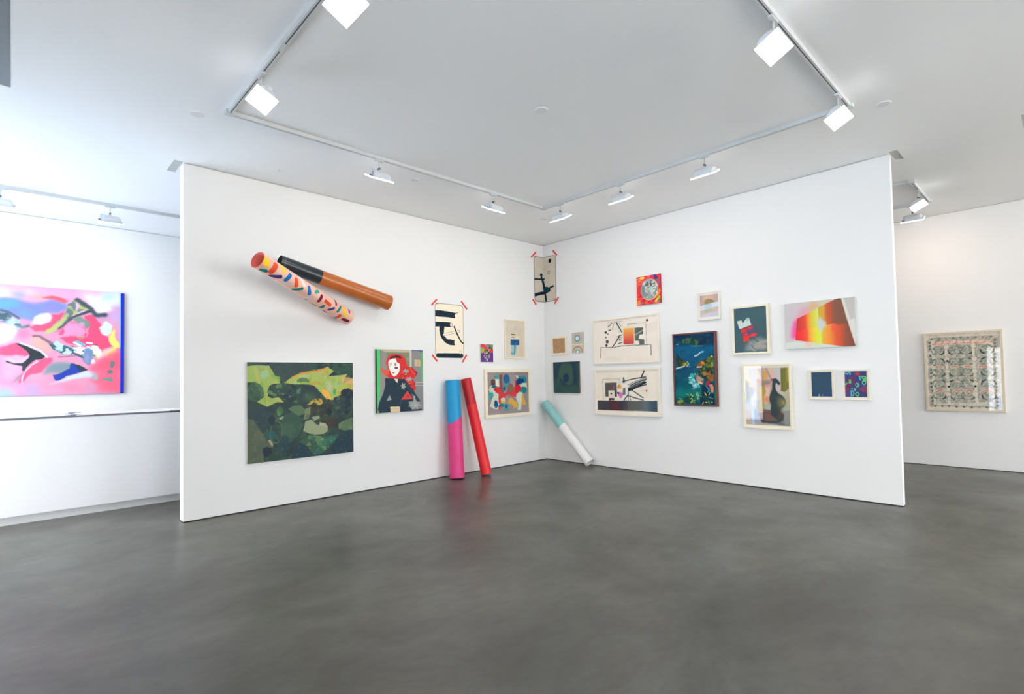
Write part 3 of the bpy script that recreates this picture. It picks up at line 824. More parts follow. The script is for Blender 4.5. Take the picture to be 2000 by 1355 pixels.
a.line([(0.662,0.413),(0.71,0.483),(0.78,0.566),(0.866,0.655),(0.92,0.696),(0.976,0.717)], .028, (24, 34, 44))
a.line([(0.394,0.642),(0.425,0.618)], .012, (253, 243, 224)); a.line([(0.503,0.653),(0.534,0.638)], .012, (180, 168, 150))
a.line([(0.092,0.957),(0.902,0.951)], .088, INK)
a.ell(0.867,0.887,0.035,0.037, (188, 176, 156)); a.ell(0.867,0.893,0.027,0.03, (254, 246, 230))
o, w, h, t = hang('paper', 'taped_drawing', 'cream paper with bold dark strokes taped flat on the left wall', 'drawing')
def sheet_outline(n=10, r=.045):
    pts = []
    for cx, cz, a0 in ((w/2-r, r, -90), (w/2-r, h-r, 0), (-w/2+r, h-r, 90), (-w/2+r, r, 180)):
        for i in range(n+1):
            t_ = math.radians(a0+90*i/n)
            pts.append((cx+r*math.cos(t_), cz+r*math.sin(t_)))
    return pts
def inked_sheet(a, w, h, r=.045, bw=.011, col=(118, 106, 92)):
    """ink line round the rounded sheet edge"""
    X = (a.u-.5)*w; Z = (a.v-.5)*h
    qx = np.abs(X)-(w/2-r); qz = np.abs(Z)-(h/2-r)
    d = np.hypot(np.maximum(qx, 0), np.maximum(qz, 0))+np.minimum(np.maximum(qx, qz), 0)-r
    a.put((d > -bw).astype(float), col)
    return d
inked_sheet(a, w, h, .05, .009)
def sheet_place(w, h, y, r):
    """grid squeezed so that its border follows a rounded rectangle"""
    def place(u, v):
        X = (u-.5)*w; Z = h-v*h
        zc = np.clip(np.minimum(Z, h-Z), 0, r)
        inset = r-np.sqrt(np.maximum(r*r-(r-zc)**2, 0))
        s = (w/2-inset)/(w/2)
        return (X*s, np.full_like(u, y), Z)
    return place
art_mesh('sheet', a, M_print, sheet_place(w, h, -.003, .05), o)
def tape(parent, p, q, wd, y=-.005):
    (x0, z0), (x1, z1) = p, q
    L = math.hypot(x1-x0, z1-z0); nx_, nz_ = -(z1-z0)/L*wd/2, (x1-x0)/L*wd/2
    bm = bmesh.new()
    A = [bm.verts.new((x, yy, z)) for yy in (y, y+.003) for x, z in ((x0+nx_, z0+nz_), (x0-nx_, z0-nz_), (x1-nx_, z1-nz_), (x1+nx_, z1+nz_))]
    bm.faces.new(A[:4]); bm.faces.new(list(reversed(A[4:])))
    for i in range(4):
        j = (i+1) % 4; bm.faces.new((A[i], A[i+4], A[j+4], A[j]))
    bmesh.ops.recalc_face_normals(bm, faces=bm.faces)
    return new_obj('tape_strip', bm, M_tape, parent)
tp = [(-0.113,0.05),(0.071,-0.065),(0.933,-0.078),(1.144,0.066),(-0.117,0.949),(0.057,1.062),(0.94,1.076),(1.102,0.936)]
for i in range(0, 8, 2):
    (u0, v0), (u1, v1) = tp[i], tp[i+1]
    tape(o, (-w/2+u0*w, h-v0*h), (-w/2+u1*w, h-v1*h), .026)

# smallc
a = art_for('smallc', 60, (100, 56, 140), 9)
a.poly([(-0.133,-0.019),(1.066,-0.052),(1.053,0.463),(-0.145,0.509)], (236, 90, 60), warp=.02, mix=[((240, 170, 50), 5, .5, .1, .9), ((220, 50, 80), 6, .55, .1, .8)])
a.poly([(-0.133,-0.019),(0.31,-0.031),(0.378,0.221),(-0.068,0.332)], (228, 60, 96), warp=.02)
a.poly([(0.421,-0.009),(1.066,-0.052),(1.059,0.231),(0.752,0.315),(0.492,0.167)], (130, 152, 132), warp=.02, mix=[((50, 60, 60), 14, .55, .08, .9)])
a.poly([(-0.139,0.258),(0.156,0.175),(0.337,0.374),(0.075,0.505),(-0.145,0.484)], (170, 190, 60), warp=.02)
a.poly([(0.676,0.316),(1.059,0.231),(1.053,0.463),(0.786,0.468)], (232, 52, 40), warp=.02)
a.poly([(0.226,0.376),(0.452,0.27),(0.749,0.417),(0.702,0.775),(0.437,0.854),(0.217,0.705)], (120, 98, 112), warp=.03, mix=[((40, 34, 50), 16, .5, .08, .9), ((220, 210, 210), 18, .62, .06, .9)])
a.line([(0.219,0.629),(0.29,0.755),(0.402,0.779)], .03, (210, 200, 210)); a.line([(0.707,0.571),(0.704,0.699),(0.59,0.756)], .03, (210, 200, 210))
a.ell(0.482,0.869,0.068,0.061, (214, 190, 214), 1, .02); a.line([(0.482,0.854),(0.584,0.98)], .02, (200, 180, 200))
canvas('smallc', a, 'tiny multicoloured painting with purple lower half beside the taped drawing', M_canvas_side)

# bluef
a = art_for('bluef', 90, (228, 216, 192), 11)
a.mottle([((218, 204, 180), 5, .5, .3, .6), ((236, 226, 206), 7, .55, .2, .5)])
a.poly([(0.004,0.2),(0.956,0.164),(0.949,0.344),(-0.002,0.374)], (212, 204, 186), .5, 0, .05)
a.ell(0.74,0.351,0.055,0.048, (232, 180, 160), .5, .02, .02)
a.line([(0.317,0.378),(0.519,0.374)], .028, (66, 54, 54), 1, .008); a.line([(0.336,0.448),(0.471,0.449)], .026, (176, 110, 104), .9, .01)
a.line([(0.553,0.451),(0.713,0.447)], .02, (245, 238, 224), .8)
a.poly([(0.272,0.516),(0.734,0.51),(0.728,0.665),(0.266,0.67)], (14, 96, 158), warp=.006, mix=[((6, 70, 130), 9, .5, .1, .6)])
a.grad([(0.302,0.669),(0.59,0.675),(0.527,0.929),(0.275,0.932)], [(.4, (150, 205, 205)), (.55, (110, 175, 195))], 0, .01, .012, .75)
a.line([(0.491,0.665),(0.464,0.913)], .035, (40, 130, 172), .85, 0, .008); a.ell(0.379,0.902,0.108,0.033, (90, 175, 195), .8, .01, .01)
framed('bluef', a, 'cream-framed paper with a blue paint square near the corner', M_cream, .018, cat='picture')

# multi
a = art_for('multi', 150, (166, 152, 150), 13)
for k in range(-14, 34):
    a.line([(k*.05-.2, 1.1), (k*.05+.45, -.1)], .010, (122, 108, 110), .75)
a.poly([(0.169,0.071),(0.293,0.063),(0.301,0.148),(0.214,0.165)], (70, 165, 170), warp=.02); a.ell(0.2,0.109,0.038,0.041, (60, 150, 160), 1, .02)
a.poly([(0.283,0.057),(0.366,0.058),(0.369,0.319),(0.382,0.48),(0.323,0.506),(0.284,0.354)], (118, 78, 70)); a.line([(0.355,0.058),(0.357,0.375)], .03, (206, 66, 84))
a.ell(0.45,0.198,0.099,0.156, (66, 158, 170), 1, .015); a.ell(0.456,0.165,0.075,0.111, (18, 88, 144), 1, .015, .01)
a.ell(0.407,0.396,0.043,0.061, (40, 130, 150), 1, .01); a.ell(0.399,0.392,0.023,0.03, (16, 84, 120), 1, .01)
a.poly([(0.192,0.161),(0.275,0.17),(0.28,0.347),(0.197,0.318)], (238, 238, 228))
a.ell(0.141,0.235,0.053,0.074, (92, 60, 60), 1, .01)
CR = (216, 222, 202)
a.poly([(0.038,0.401),(0.062,0.329),(0.14,0.298),(0.196,0.351),(0.229,0.427),(0.265,0.522),(0.256,0.597),(0.271,0.71),(0.24,0.876),(0.146,0.859),(0.054,0.788),(0.103,0.607),(0.077,0.513)], CR, warp=.012)
a.poly([(0.089,0.348),(0.156,0.285),(0.211,0.333),(0.173,0.378)], (30, 120, 150), warp=.01)
a.poly([(0.144,0.396),(0.196,0.355),(0.287,0.354),(0.329,0.422),(0.353,0.488),(0.43,0.501),(0.471,0.427),(0.551,0.43),(0.623,0.384),(0.669,0.305),(0.757,0.327),(0.833,0.376),(0.817,0.44),(0.733,0.495),(0.691,0.542),(0.669,0.618),(0.598,0.586),(0.539,0.544),(0.459,0.541),(0.409,0.605),(0.325,0.619),(0.315,0.735),(0.261,0.728),(0.265,0.522),(0.186,0.463)], (224, 40, 50), warp=.006)
a.poly([(0.663,0.182),(0.697,0.212),(0.705,0.329),(0.664,0.347)], (210, 36, 50))
a.ell(0.548,0.386,0.076,0.118, (136, 96, 76), 1, .005)
a.ell(0.833,0.185,0.13,0.091, (50, 146, 146), 1, .02); a.poly([(0.687,0.231),(0.761,0.145),(0.875,0.166),(0.895,0.236),(0.789,0.296),(0.716,0.333)], (20, 66, 130), warp=.015)
a.poly([(0.659,0.076),(0.731,0.086),(0.761,0.155),(0.709,0.135)], (224, 226, 214), warp=.01)
a.poly([(0.788,0.331),(0.873,0.265),(0.958,0.281),(0.956,0.406),(0.85,0.402)], CR, warp=.01)
a.ell(0.882,0.442,0.064,0.091, (40, 142, 144), 1, .03); a.ell(0.827,0.489,0.042,0.039, (40, 142, 144), 1, .03)
a.poly([(0.691,0.552),(0.754,0.49),(0.837,0.49),(0.851,0.559),(0.817,0.743),(0.801,0.928),(0.714,0.921),(0.738,0.777),(0.683,0.638)], CR, warp=.004)
a.poly([(0.485,0.751),(0.507,0.648),(0.578,0.613),(0.617,0.683),(0.722,0.747),(0.716,0.844),(0.633,0.876),(0.578,0.777)], (230, 178, 54), warp=.01)
a.poly([(0.822,0.538),(0.867,0.599),(0.939,0.81),(0.831,0.807)], (232, 184, 50)); a.ell(0.368,0.697,0.058,0.049, (232, 186, 70), 1, .01); a.ell(0.359,0.649,0.054,0.045, CR, 1, .01)
a.line([(0.488,0.59),(0.538,0.563),(0.658,0.676)], .014, (120, 60, 110))
a.ell(0.086,0.541,0.059,0.077, (60, 165, 165), 1, .03); a.ell(0.195,0.751,0.045,0.093, (16, 84, 140), 1, .01)
a.ell(0.328,0.788,0.096,0.045, (34, 134, 144), 1, .03); a.ell(0.444,0.834,0.063,0.095, (64, 164, 170), 1, .01); a.ell(0.438,0.815,0.03,0.045, (20, 90, 130), 1, .01)
a.poly([(0.256,0.821),(0.308,0.821),(0.307,0.862),(0.274,0.887)], (224, 40, 50), warp=.005)
framed('multi', a, 'cream-framed abstract of a red shape with teal, cream and yellow blobs', M_cream, .050, cat='picture')

# ---- paper folded into the corner: grid runs round the corner
# folded
_, fu0, fu1, fz0, fz1, _t = GEO['folded']
a = Art(fu1-fu0, fz1-fz0, 90, (214, 204, 186), 15)
a.mottle([((206, 192, 176), 4, .5, .2, .6)])
INK2 = (16, 38, 58)
a.ell(0.742,0.11,0.064,0.046, (10, 22, 38)); a.ring(0.677,0.358,0.047,0.033, .012, (110, 110, 108)); a.line([(0.652,0.377),(0.706,0.342)], .008, (130, 130, 126))
a.line([(0.342,0.381),(0.349,0.456),(0.383,0.501)], .055, INK2, 1, .006); a.line([(0.298,0.407),(0.388,0.388)], .03, INK2)
a.line([(-0.008,0.51),(0.384,0.491),(0.48,0.482)], .036, INK2, 1, .005)
a.line([(0.388,0.5),(0.446,0.604),(0.466,0.688),(0.5,0.762)], .066, INK2, 1, .012)
a.line([(0.003,0.857),(0.241,0.816),(0.511,0.78),(0.703,0.75)], .068, INK2, 1, .014)
a.line([(0.49,0.714),(0.681,0.708),(0.866,0.676)], .04, INK2, 1, .012); a.ell(0.561,0.726,0.142,0.059, (18, 56, 66), 1, .02)
a.line([(0.499,0.785),(0.531,0.882),(0.549,1.007)], .05, INK2, 1, .006)
W_, H_ = fu1-fu0, fz1-fz0
inked_sheet(a, W_, H_, .05, .011, (92, 100, 90))
o = thing('taped_drawing', 'beige paper with dark branching strokes folded into the corner under the ceiling', 'drawing', (0, 0, fz0))
def fold_place(u, v):
    r = .05
    Z = H_-v*H_
    zc = np.clip(np.minimum(Z, H_-Z), 0, r)
    inset = r-np.sqrt(np.maximum(r*r-(r-zc)**2, 0))
    uu = (u-.5)*(W_-2*inset)+(fu0+fu1)/2
    # ease the fold round a small radius
    k = .02
    f = lambda s: .5*(np.sqrt(s*s+k*k)+s)
    return (f(-uu)+.003, f(uu)+.003, Z)
art_mesh('sheet', a, M_print, fold_place, o)
tp = [(-0.14,0.049),(0.091,-0.09),(0.903,-0.102),(1.072,0.023),(-0.104,0.96),(0.058,1.072),(0.924,1.065),(1.109,0.936)]
def wall_tape(parent, p, q, left):
    (u0, z0), (u1, z1) = p, q
    L = math.hypot(u1-u0, z1-z0); nu, nz = -(z1-z0)/L*.014, (u1-u0)/L*.014
    bm = bmesh.new()
    A = []
    for d in (.009, .006):
        for u, z in ((u0+nu, z0+nz), (u0-nu, z0-nz), (u1-nu, z1-nz), (u1+nu, z1+nz)):
            A.append(bm.verts.new((-u, d, z) if left else (d, u, z)))
    bm.faces.new(A[:4]); bm.faces.new(list(reversed(A[4:])))
    for i in range(4):
        j = (i+1) % 4; bm.faces.new((A[i], A[i+4], A[j+4], A[j]))
    bmesh.ops.recalc_face_normals(bm, faces=bm.faces)
    new_obj('tape_strip', bm, M_tape, parent)
for i in range(0, 8, 2):
    p, q = [(fu0+u*W_, H_-v*H_) for u, v in tp[i:i+2]]
    wall_tape(o, p, q, p[0] < 0)

# ================================================================== the works on the right wall
# brown
a = art_for('brown', 60, (188, 146, 102), 17)
a.mottle([((164, 122, 80), 16, .5, .12, .8), ((212, 164, 116), 20, .55, .1, .7), ((170, 150, 100), 9, .6, .1, .6)])
framed('brown', a, 'small cream-framed brown textured square, first picture right of the corner', M_cream, .032, cat='picture')

# rain
a = art_for('rain', 60, (204, 196, 182), 19)
for r, c in ((50, (190, 182, 164)), (42, (206, 198, 180)), (34, (176, 176, 160)), (27, (92, 150, 164)), (20, (176, 200, 210)), (14, (226, 236, 242))):
    a.ell(*[v for v in (0.482,0.293,0.01,0.006)][:2], r*.0075*1.15, r*.0052*1.1, c)
a.poly([(-0.096,0.554),(1.111,0.583),(1.108,0.658),(-0.099,0.63)], (226, 220, 208))
a.poly([(-0.099,0.608),(1.109,0.636),(1.092,1.05),(-0.116,1.037)], (216, 196, 160))
for r, c in ((54, (150, 122, 150)), (47, (214, 176, 130)), (39, (232, 214, 180)), (32, (150, 186, 150)), (25, (110, 160, 176)), (18, (236, 240, 244))):
    a.ell(*[v for v in (0.493,0.987,0.01,0.005)][:2], r*.0082, r*.0056, c)
canvas('rain', a, 'small unframed panel with concentric ovals above a rainbow arc', M_canvas_side)

# dkgreen
a = art_for('dkgreen', 90, (24, 60, 80), 21)
G2 = (58, 90, 80)
a.mottle([((30, 70, 84), 5, .5, .3, .6)])
a.poly([(-0.025,0.606),(0.221,0.501),(0.367,0.716),(0.251,1.001),(-0.014,1.039)], (40, 78, 80), 1, .02, .02)
a.ell(0.505,0.328,0.264,0.311, G2, 1, .015, .008); a.ell(0.606,0.541,0.177,0.218, G2, 1, .01, .008)
a.line([(0.271,0.251),(0.219,0.572),(0.103,0.787),(0.031,1.003)], .09, G2, .9, .01, .02)
a.ell(0.501,0.512,0.115,0.135, (18, 50, 84), 1, .008)
a.poly([(0.28,0.733),(0.599,0.787),(1.055,0.719),(1.067,1.028),(0.294,1.036)], (50, 84, 76), .9, .02, .02)
a.line([(0.971,0.062),(0.941,0.442),(0.991,0.856)], .12, (40, 76, 84), .8, .01, .03)
a.poly([(-0.009,-0.028),(1.074,-0.004),(1.072,0.065),(-0.011,0.045)], (30, 56, 70), .8, 0, .01)
canvas('dkgreen', a, 'unframed dark teal painting with a pale ring shape above the teal tube', mat('olive_canvas_side', (120, 104, 78), .8, .2))

# draw1
a = art_for('draw1', 170, (252, 240, 226), 23)
a.mottle([((250, 232, 216), 4, .5, .3, .6)])
K_ = (72, 76, 74)
a.line([(0.02,0.016),(0.978,0.018)], .012, (206, 196, 178), .5, 0, .004)
for x, y, r in ((220,295,15), (246,314,9), (221,360,10), (238,415,19), (227,463,15)): pass
a.ell(0.197,0.286,0.021,0.031, (60, 58, 56)); a.ell(0.232,0.325,0.01,0.018, (90, 88, 80)); a.ell(0.197,0.405,0.013,0.024, (110, 106, 98)); a.ell(0.218,0.508,0.025,0.041, (64, 62, 60)); a.ell(0.201,0.595,0.02,0.033, (50, 56, 58))
a.ell(0.852,0.098,0.017,0.029, (70, 60, 56))
a.poly([(0.242,0.063),(0.471,0.058),(0.47,0.311),(0.414,0.376),(0.409,0.25),(0.347,0.097),(0.239,0.227)], (246, 236, 222))
a.line([(0.239,0.227),(0.239,0.053),(0.471,0.054),(0.474,0.223)], .006, (170, 166, 154))
a.line([(0.254,0.147),(0.305,0.081)], .018, (86, 88, 84)); a.line([(0.305,0.236),(0.341,0.081)], .012, (120, 120, 112)); a.line([(0.246,0.246),(0.281,0.244)], .024, (60, 60, 60)); a.line([(0.24,0.163),(0.257,0.129)], .012, (80, 80, 80))
a.poly([(0.358,0.066),(0.384,0.066),(0.466,0.302),(0.457,0.328)], K_); a.line([(0.419,0.089),(0.449,0.175)], .012, (120, 116, 108)); a.line([(0.408,0.322),(0.422,0.287)], .008, (130, 130, 120))
a.line([(0.305,0.635),(0.359,0.541),(0.413,0.412)], .026, (66, 70, 70))
for y in (345, 370, 395, 440):
    pass
a.line([(0.396,0.406),(0.465,0.375)], .02, K_); a.line([(0.395,0.449),(0.464,0.418)], .014, K_); a.line([(0.408,0.487),(0.463,0.457)], .016, (60, 60, 60)); a.line([(0.401,0.576),(0.468,0.543)], .022, (70, 74, 70)); a.line([(0.411,0.501),(0.463,0.503)], .01, (120, 116, 108))
a.line([(0.552,0.251),(0.556,0.146),(0.831,0.151),(0.84,0.616)], .008, (120, 122, 116))
a.poly([(0.659,0.239),(0.787,0.245),(0.788,0.4),(0.731,0.405),(0.72,0.496),(0.801,0.512),(0.804,0.629),(0.727,0.63),(0.719,0.543),(0.662,0.528)], (88, 98, 92))
a.line([(0.673,0.398),(0.781,0.313)], .02, (206, 204, 192)); a.line([(0.68,0.26),(0.688,0.505)], .005, (140, 148, 140))
a.poly([(0.468,0.19),(0.662,0.205),(0.654,0.623),(0.467,0.618)], (246, 232, 206))
a.grad([(0.487,0.233),(0.651,0.233),(0.645,0.6),(0.483,0.595)], [(.24, (252, 196, 90)), (.40, (245, 130, 60)), (.56, (226, 66, 62)), (.64, (150, 60, 110)), (.68, (86, 60, 120))], 1)
a.line([(0.52,0.478),(0.547,0.357)], .006, (240, 120, 90), .8)
a.poly([(0.662,0.537),(0.724,0.543),(0.727,0.63),(0.66,0.633)], (250, 240, 222))
a.line([(0.098,0.885),(0.107,0.639),(0.324,0.648),(0.492,0.627),(0.898,0.642),(0.899,0.88)], .012, (58, 62, 62)); a.line([(0.392,0.625),(0.678,0.631)], .012, (100, 122, 110))
a.line([(0.339,0.927),(0.35,0.838)], .006, (250, 190, 180), .6)
framed('draw1', a, 'white-framed geometric drawing with orange-red rectangle, upper of the stacked pair', M_offwhite, .026, cat='picture')

# draw2
a = art_for('draw2', 170, (250, 240, 222), 25)
a.line([(0,0.035),(0.978,0.032)], .014, (206, 196, 178), .5, 0, .004)
a.line([(0.128,0.678),(0.12,0.204),(0.403,0.2),(0.407,0.298)], .008, (150, 146, 136))
a.poly([(0.162,0.286),(0.356,0.281),(0.356,0.609),(0.163,0.613)], (92, 92, 88), mix=[((70, 72, 72), 12, .5, .2, .6)])
a.poly([(0.213,0.468),(0.317,0.46),(0.317,0.628),(0.217,0.639)], (246, 236, 218)); a.ell(0.263,0.539,0.014,0.022, (50, 50, 56)); a.line([(0.294,0.422),(0.315,0.369)], .014, (210, 120, 110))
a.poly([(0.221,0.644),(0.31,0.639),(0.313,0.69),(0.22,0.693)], (44, 50, 62))
a.poly([(0.355,0.31),(0.526,0.304),(0.527,0.535),(0.459,0.668),(0.355,0.666)], (252, 244, 232))
a.line([(0.355,0.31),(0.526,0.304),(0.527,0.535)], .005, (206, 196, 180))
a.ell(0.399,0.386,0.034,0.043, (246, 190, 60), 1, .02); a.ell(0.384,0.36,0.013,0.018, (232, 90, 70), 1, .02); a.ell(0.376,0.392,0.011,0.014, (210, 90, 160))
a.ell(0.416,0.555,0.037,0.068, (240, 130, 190), 1, .03); a.ell(0.381,0.516,0.019,0.021, (40, 40, 70), 1, .02)
a.poly([(0.453,0.413),(0.495,0.404),(0.492,0.562),(0.45,0.563)], (120, 128, 120)); a.line([(0.463,0.422),(0.463,0.554)], .01, (220, 130, 80), .8)
K3 = (44, 56, 66)
a.poly([(0.44,0.281),(0.461,0.237),(0.457,0.166),(0.474,0.163),(0.489,0.228),(0.488,0.29)], (86, 88, 84)); a.line([(0.447,0.263),(0.618,0.205),(0.812,0.161)], .022, K3)
a.line([(0.751,0.153),(0.793,0.03)], .03, K3)
a.line([(0.541,0.334),(0.666,0.257),(0.824,0.172)], .022, (150, 156, 150)); a.line([(0.565,0.36),(0.69,0.275),(0.823,0.209)], .026, (70, 80, 84))
a.poly([(0.533,0.404),(0.714,0.284),(0.82,0.26),(0.824,0.294),(0.688,0.395),(0.598,0.465),(0.538,0.479)], K3); a.line([(0.614,0.421),(0.824,0.327)], .022, K3)
a.line([(0.539,0.413),(0.664,0.352),(0.811,0.234)], .02, (120, 126, 122))
a.line([(0.607,0.465),(0.685,0.541),(0.768,0.625)], .022, K3); a.line([(0.542,0.587),(0.659,0.636),(0.767,0.676)], .024, K3)
a.line([(0.538,0.483),(0.534,0.675)], .02, K3); a.line([(0.53,0.57),(0.471,0.677)], .024, K3); a.line([(0.543,0.57),(0.572,0.674)], .022, (90, 96, 96)); a.line([(0.551,0.587),(0.557,0.674)], .016, (240, 232, 216))
a.ell(0.822,0.47,0.014,0.022, (236, 88, 84)); a.line([(0.653,0.619),(0.772,0.438)], .005, (240, 190, 180))
a.grad([(0.028,0.705),(0.975,0.686),(0.975,0.924),(0.024,0.926)], [(.05, (58, 64, 70)), (.25, (66, 64, 72)), (.38, (88, 60, 66)), (.42, (56, 66, 76)), (.55, (88, 92, 86)), (.72, (92, 96, 92)), (.8, (96, 112, 122)), (.92, (36, 74, 92)), (1, (50, 80, 96))], 0)
framed('draw2', a, 'white-framed geometric drawing with dark lower band, lower of the stacked pair', M_offwhite, .028, cat='picture')

# moon
a = art_for('moon', 90, (234, 52, 62), 27)
a.mottle([((252, 100, 60), 5, .55, .1, .8), ((206, 30, 60), 7, .55, .1, .8), ((250, 90, 130), 4, .6, .1, .7)])
a.dabs(50, [(250, 120, 50), (220, 30, 60), (252, 90, 100), (190, 30, 60)], 6, .16, ang=-.7, a=.7)
a.ell(0.241,0.069,0.104,0.037, (250, 210, 70), 1, .03, .01); a.ell(0.071,0.097,0.072,0.044, (232, 120, 110), 1, .04, .01); a.line([(0.004,0.192),(0.154,0.144)], .03, (240, 190, 90), .9)
a.line([(0.757,0.024),(0.874,0.142)], .09, (76, 54, 150), .95, .02, .01); a.ell(0.814,0.125,0.056,0.041, (46, 50, 150), 1, .02, .008); a.ell(0.882,0.202,0.05,0.04, (84, 130, 96), 1, .02, .008)
a.ell(0.928,0.309,0.079,0.084, (170, 80, 140), .9, .03, .015); a.line([(0.997,0.026),(1.029,0.265)], .05, (214, 40, 50)); a.ell(1.003,0.562,0.059,0.05, (250, 180, 60), 1, .03, .01)
a.line([(0.937,0.654),(0.732,0.798)], .06, (250, 160, 70), 1, .02, .008); a.line([(1.015,0.697),(0.811,0.841)], .05, (200, 30, 40), .9, .02)
a.line([(0.767,0.954),(0.933,0.788)], .09, (252, 200, 50), 1, .02, .008); a.ell(0.916,0.803,0.044,0.056, (180, 200, 60), 1, .02, .01); a.ell(0.953,0.894,0.059,0.043, (40, 160, 60), 1, .02, .008)
a.line([(1.01,0.83),(0.986,0.961)], .03, (150, 40, 50)); a.line([(0.525,0.91),(0.767,0.971)], .05, (236, 60, 60)); a.ell(0.088,0.913,0.084,0.086, (244, 140, 50), 1, .03, .015); a.ell(0.234,0.955,0.054,0.051, (170, 120, 150), 1, .03, .012)
a.line([(0.484,0.922),(0.691,0.827)], .04, (190, 20, 40), .9)
a.ell(0.548,0.496,0.364,0.376, (250, 200, 150)); m_ = a.ell(0.543,0.487,0.351,0.359, (206, 212, 198))
a.mottle([((150, 160, 160), 7, .52, .1, .8), ((226, 230, 216), 8, .55, .1, .8), ((110, 122, 126), 16, .6, .08, .7)], m_)
a.ell(0.27,0.469,0.083,0.189, (120, 132, 136), .8, .03, .02); a.ell(0.368,0.67,0.145,0.085, (128, 142, 146), .8, .04, .02); a.ell(0.523,0.638,0.082,0.061, (140, 148, 160), .8, .03, .012)
a.ell(0.441,0.312,0.07,0.069, (84, 98, 100), .85, .05, .006); a.ell(0.605,0.325,0.053,0.084, (70, 82, 86), .85, .05, .006); a.ell(0.728,0.299,0.06,0.037, (80, 90, 92), .85, .04, .006); a.ell(0.724,0.4,0.069,0.024, (110, 118, 118), .8, .03, .006)
a.ell(0.716,0.348,0.044,0.023, (222, 226, 216), .9, .02, .006); a.ell(0.613,0.204,0.028,0.024, (50, 56, 60), 1, .01)
canvas('moon', a, 'small square painting of a grey moon on a red swirling ground', mat('red_painted_side', (190, 60, 60), .7, .2))

# little
a = art_for('little', 90, (206, 180, 166), 29)
a.grad([(0, 0), (1, 0), (1, .6), (0, .75)], [(.0, (168, 146, 160)), (.35, (224, 190, 172)), (.65, (222, 184, 168)), (1, (190, 160, 160))], 0)
a.poly([(0.089,0.337),(0.312,0.289),(0.395,0.437),(0.106,0.462)], (206, 176, 150), 1, .01, .02)
a.poly([(0.318,0.429),(0.334,0.291),(0.424,0.247),(0.554,0.252),(0.703,0.31),(0.743,0.392),(0.482,0.428)], (160, 144, 88), 1, .01, .012)
a.line([(0.574,0.306),(0.766,0.351)], .02, (110, 104, 84), .8, .01, .008)
a.poly([(0.084,0.478),(0.394,0.445),(0.678,0.412),(0.977,0.375),(0.971,0.543),(0.671,0.584),(0.388,0.611),(0.077,0.662)], (226, 226, 238), soft=.006)
a.poly([(0.306,0.463),(0.623,0.432),(0.65,0.582),(0.322,0.614)], (184, 216, 230), 1, .01, .012); a.poly([(0.699,0.414),(0.977,0.381),(0.971,0.526),(0.716,0.536)], (212, 234, 246), 1, 0, .01)
a.poly([(0.076,0.671),(0.388,0.619),(0.671,0.584),(0.97,0.551),(0.966,0.662),(0.687,0.724),(0.071,0.812)], (218, 196, 172), 1, .01, .01)
a.poly([(0.321,0.64),(0.605,0.613),(0.645,0.694),(0.317,0.744)], (186, 192, 168), 1, .015, .012)
a.poly([(0.071,0.812),(0.47,0.757),(0.966,0.68),(0.955,0.97),(0.068,0.899)], (214, 210, 222), 1, 0, .01)
ou = [(0.124,0.102),(0.928,0.106),(0.915,0.89),(0.109,0.885)]
def opening_of(q):
    return ((q[0][0]+q[3][0])/2, (q[0][1]+q[1][1])/2, (q[1][0]+q[2][0])/2, (q[2][1]+q[3][1])/2)
op = opening_of(ou)
framed('little', crop(a, *op), 'small white-framed pastel print with wide mat and pale blue band', M_offwhite, .014, M_matboard, op, cat='picture')

# sea
a = art_for('sea', 110, (18, 84, 110), 31)
a.grad([(0, 0), (1, 0), (1, 1), (0, 1)], [(.0, (20, 48, 84)), (.14, (24, 60, 96)), (.18, (10, 96, 132)), (.32, (22, 86, 124)), (.55, (18, 78, 104)), (.75, (14, 92, 104)), (.85, (16, 126, 118)), (1, (14, 70, 84))], 1)
a.mottle([((20, 60, 96), (7, 12), .55, .12, .5), ((30, 116, 136), (6, 14), .6, .1, .4)])
a.poly([(0.135,0.12),(0.253,0.068),(0.384,0.055),(0.545,0.029),(0.779,0.03),(0.868,0.093),(0.864,0.166),(0.71,0.174),(0.491,0.161),(0.332,0.132)], (30, 72, 66), 1, .03, 0, [((80, 118, 70), 14, .58, .08, .8), ((22, 48, 84), 9, .55, .08, .8)])
a.line([(0.459,0.165),(0.741,0.175)], .012, (110, 120, 120), .8, .02); a.line([(0.059,0.136),(0.109,0.136)], .015, (120, 160, 190), .9)
a.line([(0.531,0.306),(0.611,0.299),(0.659,0.273)], .022, (176, 206, 206), 1, .012); a.ell(0.713,0.265,0.03,0.013, (130, 206, 216), 1, .02, .004); a.line([(0.659,0.273),(0.737,0.252)], .012, (120, 190, 200))
a.poly([(0.044,0.259),(0.126,0.3),(0.223,0.349),(0.318,0.408),(0.3,0.44),(0.151,0.452),(0.034,0.464)], (46, 60, 50), 1, .02, 0, [((70, 100, 50), 12, .55, .1, .8)])
a.ell(0.26,0.421,0.052,0.017, (210, 160, 60), 1, .03, .004); a.line([(0.327,0.389),(0.358,0.418),(0.316,0.45)], .02, (150, 184, 160), .9, .01); a.line([(0.041,0.483),(0.151,0.466),(0.25,0.449)], .018, (190, 206, 180), 1, .01); a.ell(0.373,0.446,0.023,0.01, (80, 150, 190), 1, .02)
a.poly([(0.557,0.431),(0.653,0.387),(0.794,0.354),(0.887,0.32),(0.963,0.295),(0.958,0.699),(0.808,0.672),(0.719,0.608),(0.535,0.541),(0.633,0.479)], (52, 66, 50), 1, .02, 0, [((96, 130, 50), 13, .52, .1, .9), ((150, 84, 44), 11, .56, .08, .85), ((30, 52, 50), 9, .56, .08, .8), ((190, 170, 80), 26, .66, .06, .7)])
